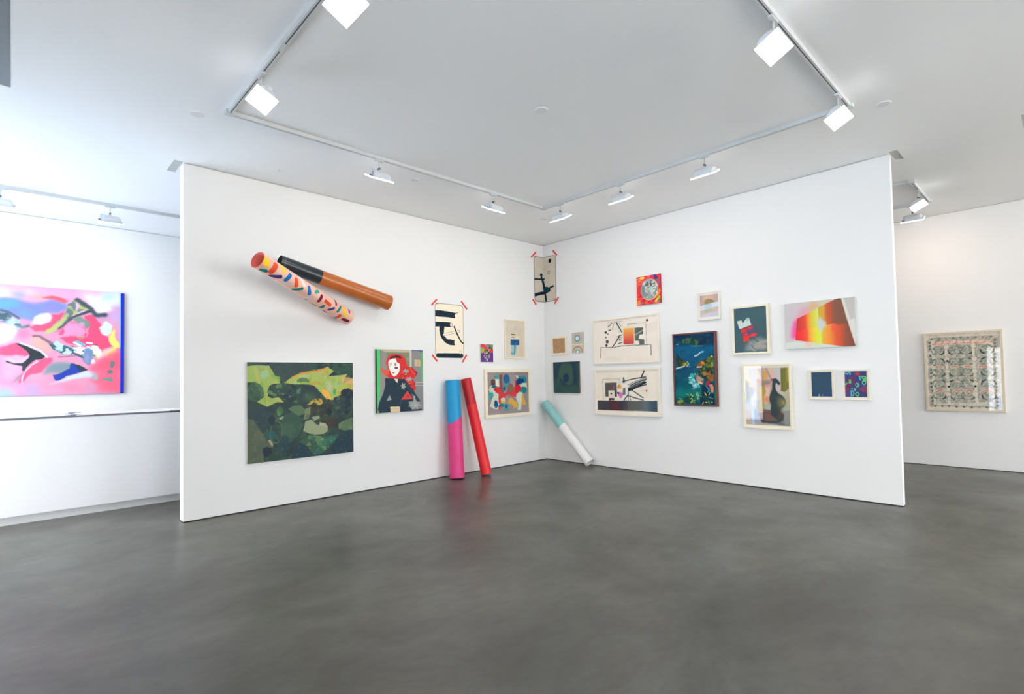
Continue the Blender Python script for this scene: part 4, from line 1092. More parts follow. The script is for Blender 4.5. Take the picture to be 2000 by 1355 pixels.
a.poly([(0.564,0.441),(0.668,0.392),(0.73,0.403),(0.696,0.461)], (170, 84, 40), .9, .03, .004); a.ell(0.699,0.407,0.034,0.02, (214, 140, 50), 1, .03); a.line([(0.571,0.468),(0.68,0.468)], .016, (220, 220, 206), 1, .006); a.ell(0.932,0.321,0.033,0.013, (200, 196, 110), 1, .03)
a.ell(0.783,0.558,0.077,0.022, (190, 110, 70), .9, .05); a.ell(0.926,0.438,0.021,0.015, (160, 170, 100), 1, .02)
a.ell(0.422,0.591,0.06,0.035, (60, 180, 180), 1, .05, .004); a.ell(0.442,0.665,0.057,0.033, (140, 212, 208), 1, .05, .004); a.ell(0.526,0.726,0.088,0.035, (130, 196, 206), 1, .05, .004)
a.dabs(22, [(210, 236, 232), (70, 180, 180), (40, 150, 160)], 8, .03, (.38, .56, .62, .76))
a.poly([(0.487,0.569),(0.549,0.578),(0.719,0.617),(0.732,0.671),(0.621,0.707),(0.576,0.68),(0.515,0.624)], (190, 150, 130), 1, .03, 0, [((110, 84, 96), 16, .5, .1, .8), ((226, 190, 140), 18, .56, .08, .9)])
a.ell(0.638,0.68,0.053,0.024, (228, 186, 130), 1, .04); a.ell(0.815,0.694,0.067,0.021, (176, 50, 80), 1, .04); a.poly([(0.836,0.717),(0.927,0.713),(0.948,0.753),(0.922,0.825),(0.877,0.821),(0.864,0.762)], (236, 132, 98), 1, .02)
a.poly([(0.667,0.726),(0.775,0.721),(0.833,0.789),(0.83,0.843),(0.951,0.843),(0.958,0.986),(0.638,0.991),(0.613,0.881),(0.647,0.808)], (22, 48, 70), 1, .02, 0, [((44, 80, 70), 10, .56, .1, .7)])
a.line([(0.759,0.73),(0.833,0.78),(0.801,0.816)], .014, (100, 160, 200), .9, .02); a.ell(0.46,0.777,0.051,0.012, (130, 150, 150), .9, .02)
a.ell(0.535,0.864,0.111,0.055, (16, 128, 116), .8, .03, .01)
a.poly([(0.042,0.972),(0.212,0.894),(0.344,0.856),(0.454,0.892),(0.53,0.965),(0.529,0.988),(0.041,0.996)], (28, 70, 60), .9, .04, 0, [((96, 130, 60), 14, .56, .08, .9)])
a.ell(0.11,0.947,0.06,0.021, (150, 164, 70), .9, .05); a.dabs(26, [(150, 190, 110), (190, 206, 120), (60, 110, 80)], 9, .03, (.12, .84, .9, .99)); a.line([(0.552,0.836),(0.598,0.868)], .018, (150, 180, 90)); a.line([(0.828,0.888),(0.932,0.91)], .008, (120, 170, 180)); a.ell(0.903,0.958,0.021,0.011, (120, 170, 140))
framed('sea', a, 'dark red-brown framed seascape of a blue-green bay with bright flowers', M_walnut, .020, glass=False, cat='painting', name='framed_painting')

# red
a = art_for('red', 110, (74, 104, 110), 33)
a.mottle([((62, 98, 118), 3, .45, .3, .7), ((84, 98, 104), 4, .5, .2, .5)])
a.poly([(0.309,0.959),(0.365,0.807),(0.518,0.721),(0.774,0.679),(0.985,0.743),(0.974,0.982)], (150, 160, 154), .8, .02, .04)
a.line([(0.581,0.945),(0.769,0.806),(0.972,0.77)], .07, (182, 176, 162), .7, .02, .02); a.line([(0.46,0.922),(0.66,0.82),(0.92,0.885)], .05, (176, 170, 160), .6, .03, .02); a.ell(0.825,0.89,0.131,0.054, (176, 168, 152), .7, .03, .03)
a.line([(0.466,0.765),(0.535,0.888)], .05, (140, 168, 176), .7, .02, .012); a.line([(0.513,0.832),(0.631,0.929)], .02, (70, 92, 112), .7, .02, .006); a.line([(0.616,0.707),(0.71,0.785)], .025, (74, 80, 92), .7, .02, .008); a.line([(0.642,0.663),(0.688,0.729)], .03, (160, 110, 110), .7, .02, .01)
a.poly([(0.09,0.285),(0.231,0.268),(0.272,0.344),(0.39,0.236),(0.471,0.232),(0.532,0.389),(0.165,0.467)], (208, 220, 212)); a.poly([(0.364,0.248),(0.452,0.226),(0.487,0.275),(0.399,0.306)], (150, 180, 190), .7, 0, .012)
a.poly([(0.197,0.479),(0.544,0.401),(0.59,0.467),(0.622,0.57),(0.26,0.625)], (176, 70, 88), mix=[((90, 84, 110), 6, .5, .12, .8)])
a.poly([(0.196,0.485),(0.368,0.463),(0.378,0.519),(0.225,0.548)], (228, 66, 62), 1, .02, .006); a.poly([(0.431,0.429),(0.58,0.411),(0.591,0.448),(0.478,0.483)], (220, 70, 92), 1, .02, .006)
a.poly([(0.41,0.493),(0.589,0.485),(0.598,0.559),(0.424,0.587)], (86, 92, 120), .9, .02, .01); a.ell(0.368,0.588,0.035,0.023, (232, 84, 110), 1, .01)
a.poly([(0.253,0.634),(0.473,0.617),(0.683,0.564),(0.699,0.606),(0.631,0.639),(0.458,0.663),(0.444,0.718),(0.343,0.75),(0.292,0.767)], (240, 64, 58), 1, .01, .004); a.ell(0.596,0.601,0.073,0.024, (240, 60, 84), .9, .01, .008)
a.line([(0.419,0.707),(0.435,0.782)], .035, (200, 90, 80), .9, .01, .006); a.line([(0.287,0.738),(0.311,0.758)], .03, (230, 70, 60), 1, 0, .004)
framed('red', a, 'cream-framed grey-teal picture with a white and red block shape', M_cream, .026, glass=False, cat='picture')

# orange
a = art_for('orange', 170, (206, 202, 196), 35)
a.grad([(0, 0), (1, 0), (1, 1), (0, 1)], [(0, (206, 200, 200)), (.2, (212, 198, 200)), (.5, (204, 198, 186)), (1, (200, 196, 190))], 0)
a.poly([(-0.019,0.861),(0.1,0.851),(0.155,0.835),(0.999,0.998),(1.003,1.076),(-0.023,1.011)], (222, 226, 216), 1, 0, .01)
a.poly([(0.828,0.004),(0.861,0.019),(0.999,0.787),(0.997,0.989)], (226, 222, 206), 1, 0, .01); a.poly([(0.923,0.465),(1.002,0.428),(0.994,0.961)], (222, 224, 214), 1, 0, .008)
a.poly([(0.168,0.332),(0.282,0.131),(0.362,0.142),(0.386,0.224),(0.202,0.346)], (238, 148, 178), .8, 0, .05); a.poly([(0.146,0.389),(0.202,0.317),(0.17,0.787),(0.088,0.77),(0.107,0.543)], (250, 104, 172), .95, 0, .035); a.poly([(0.151,0.449),(0.188,0.354),(0.171,0.748),(0.13,0.744)], (250, 80, 150), .8, 0, .02)
a.poly([(0.359,0.249),(0.376,0.086),(0.45,0.029),(0.489,0.035),(0.519,0.136),(0.427,0.19)], (230, 172, 110), .85, 0, .05); a.poly([(0.509,0.01),(0.625,0.018),(0.636,0.087),(0.519,0.136)], (218, 206, 160), .7, 0, .04)
a.poly([(0.291,0.847),(0.37,0.863),(0.394,0.962),(0.328,0.967)], (250, 180, 160), .8, 0, .03); a.poly([(0.423,0.877),(0.5,0.912),(0.486,0.959),(0.434,0.946)], (228, 226, 130), .8, 0, .03)
def band(x, t=0):
    return [(0.005,0.01),(0.002,0.993)]
low = [(.16, (250, 40, 56)), (.24, (250, 48, 52)), (.33, (252, 92, 52)), (.37, (252, 170, 70)), (.42, (250, 206, 62)), (.47, (232, 232, 60)), (.53, (226, 234, 84)), (.56, (238, 184, 66)), (.66, (250, 150, 60)), (.74, (236, 96, 56)), (.82, (212, 84, 52)), (.88, (150, 86, 64)), (1, (132, 64, 54))]
up = [(.16, (206, 50, 66)), (.22, (216, 56, 54)), (.31, (240, 78, 52)), (.35, (250, 150, 60)), (.40, (232, 200, 64)), (.46, (218, 224, 84)), (.50, (224, 224, 120)), (.51, (214, 176, 56)), (.58, (224, 168, 60)), (.62, (206, 100, 52)), (.68, (200, 82, 56)), (.73, (140, 90, 70)), (.85, (136, 86, 68))]
a.grad([(0.191,0.345),(0.284,0.293),(0.379,0.237),(0.532,0.138),(0.643,0.069),(0.763,0.003),(0.819,0),(0.836,0.071),(0.888,0.405),(0.996,0.998),(0.843,0.996),(0.564,0.922),(0.156,0.808)], low, 0)
a.grad([(0.191,0.345),(0.284,0.293),(0.379,0.237),(0.532,0.138),(0.643,0.069),(0.763,0.003),(0.819,0),(0.836,0.071),(0.888,0.405),(0.904,0.495),(0.738,0.517),(0.688,0.516),(0.529,0.536),(0.391,0.564),(0.171,0.619)], up, 0)
a.poly([(0.688,0.521),(0.744,0.518),(0.732,0.658),(0.69,0.682)], (246, 92, 66), .8, 0, .015); a.poly([(0.741,0.518),(0.899,0.48),(0.904,0.518),(0.762,0.539)], (110, 84, 70), .8, 0, .012)
a.poly([(0.486,0.43),(0.52,0.358),(0.546,0.361),(0.567,0.44),(0.608,0.455),(0.608,0.569),(0.566,0.583),(0.545,0.667),(0.519,0.665),(0.49,0.546)], (206, 210, 208), 1, 0, .02)
a.poly([(0.763,0.001),(0.82,-0.001),(0.836,0.061),(0.775,0.033)], (110, 76, 62), .7, 0, .01)
canvas('orange', a, 'wide painting of a glowing orange and yellow wedge on pale ground', M_canvas_side)

# vessel
a = art_for('vessel', 130, (200, 190, 180), 37)
a.grad([(0, 0), (1, 0), (1, 1), (0, 1)], [(0, (214, 190, 160)), (.2, (196, 196, 210)), (.35, (190, 160, 150)), (.55, (222, 190, 170)), (.75, (206, 200, 190)), (1, (206, 196, 160))], 0)
a.poly([(0.058,0.046),(0.334,0.051),(0.315,0.664),(0.137,0.959),(0.043,0.939)], (206, 196, 190), 1, .01, .02)
for x, c in ((190, (226, 204, 178)), (235, (180, 176, 184)), (280, (214, 218, 232)), (330, (180, 176, 190)), (370, (222, 198, 170))):
    pass
a.line([(0.088,0.082),(0.151,0.293),(0.19,0.468)], .05, (230, 206, 178), .9, 0, .012); a.line([(0.177,0.06),(0.245,0.294)], .04, (196, 200, 220), .9, 0, .012); a.line([(0.302,0.062),(0.357,0.237)], .04, (216, 190, 170), .9, 0, .012)
a.line([(0.341,0.063),(0.419,0.214)], .03, (150, 146, 160), .8, 0, .01); a.ell(0.467,0.169,0.052,0.068, (232, 170, 80), .95, .01, .01); a.line([(0.502,0.066),(0.586,0.216)], .03, (160, 140, 150), .8, 0, .01); a.line([(0.577,0.079),(0.632,0.205)], .04, (230, 190, 150), .9, 0, .01)
a.poly([(0.057,0.246),(0.127,0.293),(0.155,0.562),(0.058,0.587)], (90, 124, 126), .8, .02, .02); a.ell(0.184,0.433,0.041,0.082, (150, 160, 190), .9, .02, .015); a.ell(0.249,0.561,0.047,0.127, (216, 222, 234), .8, .02, .02); a.ell(0.208,0.596,0.019,0.046, (246, 240, 232), .9, .02, .008)
a.poly([(0.31,0.248),(0.585,0.25),(0.572,0.704),(0.305,0.71)], (150, 130, 110), .85, .01, .015); a.ell(0.348,0.26,0.043,0.025, (210, 104, 70), 1, .02, .006); a.ell(0.6,0.244,0.027,0.021, (210, 40, 110), 1, .02, .006)
a.poly([(0.345,0.34),(0.467,0.341),(0.485,0.466),(0.446,0.65),(0.395,0.771),(0.318,0.767),(0.345,0.513)], (196, 160, 60), .95, .02, .01); a.poly([(0.315,0.652),(0.391,0.674),(0.395,0.771),(0.318,0.773)], (180, 150, 50), .9, .02, .008)
a.poly([(0.476,0.318),(0.567,0.306),(0.574,0.488),(0.554,0.602),(0.447,0.627),(0.452,0.512),(0.486,0.432)], (232, 196, 176), .95, .02, .01); a.ell(0.511,0.546,0.051,0.05, (230, 140, 100), .9, .02, .012); a.ell(0.521,0.329,0.03,0.025, (232, 130, 140), .9, .02, .008); a.poly([(0.447,0.627),(0.569,0.613),(0.572,0.704),(0.428,0.707)], (170, 196, 182), .9, .01, .01)
a.poly([(0.785,0.069),(0.945,0.072),(0.943,0.374),(0.856,0.436),(0.778,0.408)], (128, 124, 46), 1, .006, .004); a.line([(0.814,0.083),(0.807,0.408)], .02, (96, 96, 40), .7, 0, .006); a.line([(0.923,0.074),(0.929,0.263)], .03, (200, 180, 60), .8, 0, .01)
a.poly([(0.668,0.058),(0.786,0.06),(0.77,0.408),(0.698,0.375)], (206, 200, 202), .9, 0, .01); a.ell(0.75,0.363,0.027,0.056, (226, 190, 200), .9, .01, .01)
a.poly([(0.842,0.43),(0.944,0.408),(0.944,0.729),(0.874,0.697)], (196, 190, 160), 1, .01, .01); a.ell(0.833,0.642,0.058,0.055, (150, 190, 160), .8, .02, .02)
a.poly([(0.06,0.716),(0.164,0.713),(0.154,0.935),(0.059,0.938)], (204, 176, 150), .9, .01, .01); a.poly([(0.18,0.713),(0.313,0.698),(0.325,0.951),(0.177,0.945)], (160, 170, 186), .9, .01, .015)
a.line([(0.199,0.712),(0.209,0.933)], .03, (220, 230, 250), .8, 0, .01)
a.poly([(0.31,0.768),(0.579,0.715),(0.842,0.754),(0.837,0.876),(0.631,0.883),(0.359,0.881)], (122, 90, 80), 1, .01, .008); a.poly([(0.421,0.696),(0.572,0.704),(0.569,0.772),(0.425,0.77)], (110, 74, 70), .9, .01, .006)
a.poly([(0.36,0.875),(0.691,0.879),(0.923,0.884),(0.942,0.933),(0.389,0.915)], (96, 106, 110), 1, .01, .01); a.line([(0.39,0.882),(0.571,0.891),(0.749,0.879)], .02, (30, 50, 60), .9, 0, .006)
a.poly([(0.83,0.709),(0.945,0.696),(0.949,0.933),(0.821,0.91)], (150, 152, 146), 1, .01, .01)
VS = (44, 60, 62)
a.poly([(0.622,0.261),(0.638,0.227),(0.683,0.219),(0.726,0.245),(0.769,0.285),(0.771,0.318),(0.733,0.327),(0.702,0.29),(0.687,0.296),(0.673,0.352),(0.689,0.408),(0.739,0.453),(0.811,0.486),(0.859,0.536),(0.867,0.586),(0.833,0.642),(0.773,0.688),(0.756,0.733),(0.826,0.787),(0.809,0.844),(0.749,0.879),(0.649,0.826),(0.576,0.783),(0.565,0.693),(0.583,0.624),(0.556,0.568),(0.551,0.511),(0.576,0.454),(0.608,0.397),(0.612,0.318)], VS, 1, .003, .002)
a.ell(0.77,0.588,0.088,0.085, (120, 120, 84), .9, .01, .03); a.ell(0.821,0.587,0.026,0.031, (196, 150, 70), .9, .01, .014); a.ell(0.645,0.578,0.059,0.079, (26, 56, 66), .8, .01, .03); a.ell(0.755,0.756,0.058,0.078, (86, 72, 64), .8, .02, .02); a.ell(0.668,0.736,0.053,0.068, (30, 50, 60), .9, .01, .02)
a.line([(0.051,0.943),(0.949,0.943)], .008, (40, 46, 50), .8)
ou = [(0.057,0.055),(0.948,0.066),(0.946,0.943),(0.052,0.945)]
op = opening_of(ou)
framed('vessel', crop(a, *op), 'cream-framed blurred painting of a dark long-necked jug', M_cream, .022, M_matcream, op, cat='picture')

# dkblue
a = art_for('dkblue', 70, (34, 76, 104), 39)
a.mottle([((30, 66, 100), 3, .5, .3, .6), ((44, 86, 108), 20, .55, .1, .4)])
a.poly([(0.107,0.821),(0.896,0.815),(0.892,0.901),(0.104,0.909)], (26, 62, 130)); a.ell(0.392,0.849,0.041,0.04, (80, 190, 130), 1, .02); a.ell(0.518,0.848,0.029,0.03, (210, 80, 70), 1, .02); a.line([(0.583,0.867),(0.852,0.86)], .02, (40, 80, 170), .9)
op = opening_of([(0.109,0.083),(0.891,0.085),(0.884,0.894),(0.104,0.907)])
framed('dkblue', crop(a, *op), 'small white-framed plain dark blue print, left of two alike frames', M_offwhite, .012, M_matcream, op, cat='picture')

# letters
a = art_for('letters', 80, (52, 62, 130), 41)
a.poly([(0.109,0.32),(0.445,0.178),(0.488,0.444),(0.205,0.662),(0.097,0.613)], (110, 40, 90), .9, .04, .02); a.ell(0.555,0.131,0.091,0.062, (200, 50, 80), .9, .04, .01); a.poly([(0.588,0.612),(0.882,0.588),(0.888,0.755),(0.664,0.708)], (170, 46, 80), .9, .03, .015); a.ell(0.164,0.649,0.083,0.074, (170, 40, 80), .8, .04, .015); a.poly([(0.699,0.517),(0.886,0.493),(0.886,0.612),(0.708,0.612)], (110, 70, 140), .9, .02, .01)
a.poly([(0.09,0.759),(0.313,0.71),(0.25,0.899),(0.084,0.901)], (90, 60, 140), .8, .03, .02)
GN = (104, 216, 130); GB = (96, 190, 190)
a.line([(0.105,0.1),(0.186,0.138),(0.285,0.079),(0.295,0.164)], .035, GB); a.line([(0.13,0.154),(0.226,0.175)], .02, (60, 120, 190))
a.line([(0.618,0.228),(0.659,0.337)], .03, GN); a.line([(0.618,0.233),(0.765,0.23),(0.857,0.255)], .03, GN); a.line([(0.724,0.253),(0.773,0.349),(0.843,0.266),(0.838,0.374)], .03, GN)
a.ring(0.778,0.426,0.058,0.062, .03, GN); a.line([(0.718,0.397),(0.852,0.374)], .025, GN)
a.line([(0.233,0.345),(0.302,0.334),(0.297,0.443),(0.243,0.431),(0.273,0.37)], .03, GN); a.line([(0.116,0.491),(0.173,0.442)], .03, GN); a.ell(0.124,0.486,0.027,0.024, GN)
a.line([(0.472,0.48),(0.542,0.432),(0.599,0.48),(0.577,0.564),(0.496,0.564),(0.484,0.516)], .028, (110, 190, 160)); a.line([(0.542,0.432),(0.564,0.552)], .02, (110, 190, 160))
a.line([(0.426,0.613),(0.464,0.685)], .035, GN); a.line([(0.493,0.625),(0.423,0.685)], .02, GN); a.line([(0.316,0.637),(0.358,0.613)], .03, GB)
a.line([(0.3,0.698),(0.306,0.867),(0.375,0.854),(0.406,0.77),(0.368,0.697),(0.3,0.698)], .034, GB); a.ring(0.526,0.805,0.059,0.058, .034, GN)
op = opening_of([(0.087,0.063),(0.886,0.069),(0.895,0.897),(0.09,0.906)])
framed('letters', crop(a, *op), 'small white-framed blue print with neon green scribbled signs, right of two alike frames', M_offwhite, .012, M_matcream, op, cat='picture')

# ================================================================== back rooms
# pink
a = art_for('pink', 300, (226, 150, 178), 43)
a.mottle([((236, 170, 190), 3, .5, .2, .7), ((216, 140, 176), 5, .52, .15, .6)])
PK = (246, 78, 118)
a.grad([(-0.078,0.004),(0.969,-0.003),(0.969,0.107),(-0.076,0.162)], [(0, (226, 176, 200)), (.6, (222, 160, 196)), (.8, (228, 196, 220)), (1, (178, 206, 224))], 0, .02, .03)
a.poly([(-0.021,0.069),(0.129,0.054),(0.225,0.078),(0.165,0.132),(-0.02,0.157)], (226, 222, 226), .8, .04, .03); a.ell(0.219,0.082,0.048,0.029, (150, 160, 220), .85, .04, .02)
a.poly([(0.255,0.091),(0.348,0.057),(0.463,0.106),(0.438,0.142),(0.336,0.117)], (240, 160, 160), .9, .03, .02); a.ell(0.298,0.054,0.049,0.017, (232, 206, 196), .8, .04, .02)
a.poly([(0.367,0.093),(0.463,0.085),(0.528,0.092),(0.568,0.097),(0.529,0.134),(0.457,0.132),(0.412,0.11)], (240, 92, 96), 1, .03, .006)
a.poly([(-0.076,0.169),(0.201,0.121),(0.292,0.146),(0.437,0.125),(0.542,0.133),(0.556,0.201),(0.438,0.235),(0.306,0.311),(0.202,0.277),(0.095,0.235),(-0.076,0.224)], (120, 136, 214), 1, .03, .015); a.poly([(-0.076,0.177),(0.213,0.136),(0.244,0.191),(0.154,0.223),(-0.076,0.217)], (96, 160, 240), .95, .03, .02); a.ell(0.438,0.193,0.058,0.038, (140, 130, 200), .8, .04, .02)
a.ell(0.275,0.247,0.049,0.041, (116, 150, 232), .8, .04, .02)
a.poly([(0.683,0.06),(0.874,0.016),(0.969,0.006),(0.973,0.134),(0.874,0.168),(0.839,0.225),(0.775,0.194),(0.704,0.137)], (222, 228, 246), 1, .04, .02); a.ell(0.874,0.047,0.065,0.027, (176, 212, 226), .8, .04, .02); a.poly([(0.774,0.158),(0.874,0.141),(0.918,0.183),(0.817,0.222)], (246, 246, 252), 1, .03, .01)
a.ell(0.926,0.237,0.051,0.1, (196, 170, 220), .85, .04, .03); a.ell(0.803,0.245,0.085,0.036, (170, 150, 200), .6, .04, .03)
a.poly([(0.294,0.378),(0.35,0.325),(0.413,0.296),(0.445,0.252),(0.529,0.216),(0.49,0.3),(0.439,0.405),(0.338,0.426)], (242, 84, 116), 1, .03, .006)
a.poly([(0.691,0.252),(0.761,0.23),(0.818,0.315),(0.876,0.474),(0.898,0.527),(0.833,0.591),(0.79,0.565),(0.693,0.559),(0.652,0.534),(0.557,0.511),(0.491,0.47),(0.57,0.45),(0.665,0.472),(0.706,0.427),(0.733,0.355)], PK, 1, .02, .005)
a.ell(0.597,0.38,0.128,0.078, (238, 110, 150), .9, .05, .01)
a.poly([(0.549,0.133),(0.622,0.096),(0.684,0.139),(0.739,0.17),(0.775,0.238),(0.691,0.209),(0.596,0.259),(0.53,0.332),(0.465,0.403),(0.388,0.44),(0.439,0.388),(0.445,0.337),(0.516,0.264),(0.542,0.211)], (150, 152, 140), 1, .03, .004, [((176, 186, 110), 8, .52, .08, .9), ((96, 110, 120), 9, .56, .08, .9), ((196, 176, 190), 12, .62, .06, .8)])
a.ell(0.626,0.161,0.019,0.048, (222, 180, 206), .95, .03, .006); a.line([(0.596,0.259),(0.664,0.219),(0.705,0.199)], .022, (206, 186, 196), .9, .02); a.line([(0.426,0.414),(0.491,0.334),(0.543,0.254)], .03, (180, 190, 110), .9, .03, .006)
a.line([(0.622,0.102),(0.684,0.148),(0.739,0.179),(0.775,0.229),(0.846,0.233)], .040, (62, 74, 84), .95, .02, .008); a.line([(0.576,0.286),(0.636,0.247),(0.691,0.226),(0.733,0.206)], .024, (56, 62, 70), .95, .02, .004); a.line([(0.497,0.376),(0.556,0.304),(0.596,0.267)], .02, (76, 84, 96), .9, .02, .004)
a.poly([(0.589,0.285),(0.664,0.254),(0.705,0.278),(0.747,0.337),(0.72,0.382),(0.651,0.334)], (124, 140, 130), 1, .03, .006)
a.poly([(0.524,0.366),(0.57,0.312),(0.63,0.335),(0.692,0.393),(0.692,0.463),(0.631,0.448),(0.531,0.443),(0.485,0.445)], (214, 146, 186), 1, .03, .004, [((238, 76, 116), 22, .6, .04, .9), ((160, 130, 150), 10, .6, .08, .6)])
a.ell(0.678,0.345,0.027,0.026, (206, 150, 190), .9, .03, .006); a.ell(0.644,0.473,0.025,0.014, (170, 140, 110), .8, .03, .006)
a.poly([(0.306,0.344),(0.324,0.277),(0.368,0.244),(0.425,0.236),(0.448,0.269),(0.432,0.312),(0.369,0.349)], (236, 220, 244), 1, .01, .008)
a.poly([(-0.075,0.256),(0.13,0.245),(0.172,0.279),(0.214,0.296),(0.215,0.333),(0.276,0.379),(0.252,0.413),(0.203,0.407),(0.155,0.369),(0.096,0.34),(-0.074,0.366)], (110, 138, 152), .95, .04, .006, [((190, 206, 210), 10, .5, .1, .85), ((60, 84, 96), 14, .6, .08, .9)])
a.line([(0.095,0.235),(0.154,0.251),(0.214,0.288)], .02, (70, 90, 110), .9, .02, .004); a.line([(0.203,0.35),(0.239,0.381),(0.282,0.366)], .03, (84, 106, 120), .9, .03, .006); a.ell(0.209,0.391,0.024,0.041, (180, 190, 210), .5, .04, .02)
a.poly([(-0.018,0.394),(0.096,0.364),(0.155,0.361),(0.191,0.384),(0.2,0.416),(0.174,0.482),(0.121,0.525),(0.063,0.542),(-0.017,0.537)], (246, 244, 252), 1, .02, .01)
a.ell(0.252,0.446,0.055,0.049, (238, 120, 160), .8, .05, .02)
a.poly([(0.338,0.459),(0.414,0.507),(0.44,0.565),(0.402,0.608),(0.358,0.575),(0.301,0.527)], (240, 166, 150), .95, .04, .02); a.line([(0.326,0.464),(0.363,0.462),(0.401,0.482),(0.44,0.514)], .022, (120, 96, 106), .9, .02, .004)
a.poly([(0.098,0.565),(0.192,0.522),(0.234,0.554),(0.296,0.618),(0.278,0.651),(0.217,0.636),(0.133,0.629),(0.041,0.623)], PK, .95, .03, .008); a.poly([(0.207,0.889),(0.23,0.807),(0.297,0.709),(0.371,0.675),(0.441,0.641),(0.441,0.708),(0.378,0.792),(0.297,0.816),(0.243,0.881)], (248, 84, 122), .95, .02, .006)
a.line([(0.234,0.889),(0.254,0.791),(0.303,0.726),(0.352,0.692)], .012, (238, 190, 220), .9, .02)
DK = (40, 50, 58)
a.poly([(0.192,0.526),(0.246,0.533),(0.302,0.568),(0.364,0.6),(0.408,0.641),(0.384,0.667),(0.334,0.676),(0.297,0.709),(0.272,0.742),(0.254,0.783),(0.239,0.767),(0.242,0.73),(0.218,0.726),(0.17,0.71),(0.137,0.694),(0.14,0.674),(0.187,0.701),(0.242,0.705),(0.272,0.676),(0.296,0.635),(0.271,0.594)], DK, 1, .008, .002)
a.line([(0.234,0.529),(0.302,0.556),(0.371,0.592),(0.412,0.646)], .016, (196, 206, 226), .9, .01); a.line([(0.149,0.669),(0.193,0.693),(0.241,0.685),(0.278,0.651)], .026, (214, 176, 220), .95, .01, .003); a.poly([(0.242,0.775),(0.26,0.775),(0.231,0.848),(0.171,0.888),(0.206,0.832)], (140, 120, 140), .8, .02, .008)
a.poly([(0.421,0.515),(0.479,0.496),(0.544,0.537),(0.598,0.552),(0.631,0.569),(0.598,0.621),(0.532,0.623),(0.466,0.573)], (66, 100, 112), 1, .03, .002, [((190, 226, 236), 18, .56, .05, .95), ((40, 76, 90), 12, .58, .06, .9)])
a.dabs(26, [(230, 246, 250), (120, 170, 186), (60, 96, 110)], 12, .05, (.60, .50, .78, .66), ang=.5)
a.line([(0.492,0.64),(0.571,0.639),(0.639,0.629)], .012, (150, 90, 110), .7, .02)
a.poly([(0.385,0.817),(0.441,0.708),(0.519,0.682),(0.598,0.699),(0.639,0.742),(0.572,0.776),(0.48,0.801)], (116, 142, 150), .95, .03, .015)
a.poly([(0.468,0.818),(0.533,0.785),(0.585,0.751),(0.598,0.699),(0.653,0.733),(0.708,0.759),(0.653,0.785),(0.559,0.828),(0.475,0.877)], (26, 62, 160), 1, .02, .004); a.poly([(0.598,0.699),(0.653,0.72),(0.715,0.764),(0.653,0.781),(0.632,0.742)], (44, 60, 72), 1, .01, .003)
a.poly([(0.43,0.91),(0.533,0.853),(0.639,0.794),(0.735,0.764),(0.827,0.76),(0.806,0.822),(0.667,0.837),(0.533,0.878)], (198, 216, 232), 1, .02, .008)
a.poly([(0.672,0.577),(0.707,0.567),(0.755,0.592),(0.756,0.654),(0.728,0.724),(0.687,0.69)], (110, 136, 176), .95, .03, .006); a.ell(0.711,0.655,0.018,0.043, (150, 150, 190), .8, .03, .01)
a.poly([(0.727,0.54),(0.776,0.539),(0.805,0.574),(0.826,0.618),(0.798,0.645),(0.762,0.61)], (214, 220, 130), 1, .03, .004, [((240, 244, 230), 14, .55, .06, .9)]); a.ell(0.763,0.68,0.021,0.021, (240, 240, 240), .9, .05)
a.poly([(0.811,0.351),(0.861,0.295),(0.89,0.347),(0.904,0.401),(0.861,0.447),(0.818,0.422)], (214, 230, 214), 1, .03, .006); a.poly([(0.876,0.456),(0.919,0.373),(0.934,0.453),(0.971,0.552),(0.927,0.562),(0.934,0.616),(0.891,0.67),(0.848,0.635),(0.862,0.581),(0.898,0.554)], (232, 226, 112), 1, .03, .004)
a.poly([(0.721,0.742),(0.805,0.653),(0.971,0.561),(0.976,0.995),(0.806,0.981),(0.736,0.83),(0.806,0.822)], (240, 100, 130), .9, .04, .02); a.poly([(0.805,0.653),(0.877,0.67),(0.971,0.606),(0.975,0.742),(0.805,0.751)], (246, 96, 122), .9, .04, .02)
a.poly([(0.826,0.582),(0.898,0.558),(0.862,0.617),(0.784,0.654)], (240, 200, 190), .8, .03, .01)
a.ell(0.898,0.715,0.022,0.027, (106, 124, 124), .95, .04); a.ell(0.891,0.778,0.019,0.022, (106, 124, 124), .95, .04); a.ell(0.863,0.849,0.036,0.022, (120, 146, 140), .95, .04); a.ell(0.778,0.821,0.022,0.031, (160, 184, 186), .9, .04, .008)
a.poly([(-0.07,0.883),(0.219,0.889),(0.404,0.943),(0.667,0.898),(0.806,0.919),(0.736,0.996),(-0.068,1.008)], (216, 156, 192), .8, .04, .03); a.ell(0.317,0.94,0.075,0.033, (176, 164, 210), .8, .05, .03); a.ell(0.113,0.959,0.07,0.04, (150, 196, 236), .9, .05, .03); a.ell(0.613,0.931,0.107,0.034, (238, 130, 160), .8, .05, .03); a.ell(0.152,0.791,0.059,0.048, (232, 170, 206), .7, .05, .03)
a.ell(0.012,0.663,0.068,0.158, (236, 110, 150), .7, .05, .03)
a.poly([(0.967,-0.076),(1.021,-0.081),(1.025,1.015),(0.968,1.013)], (16, 40, 186)); a.line([(0.968,-0.003),(0.968,0.543)], .005, (90, 190, 240))
canvas('pink', a, 'large pink and blue abstract painting with cobalt right edge, above the desk', mat('blue_painted_side', (30, 50, 170), .6, .3))

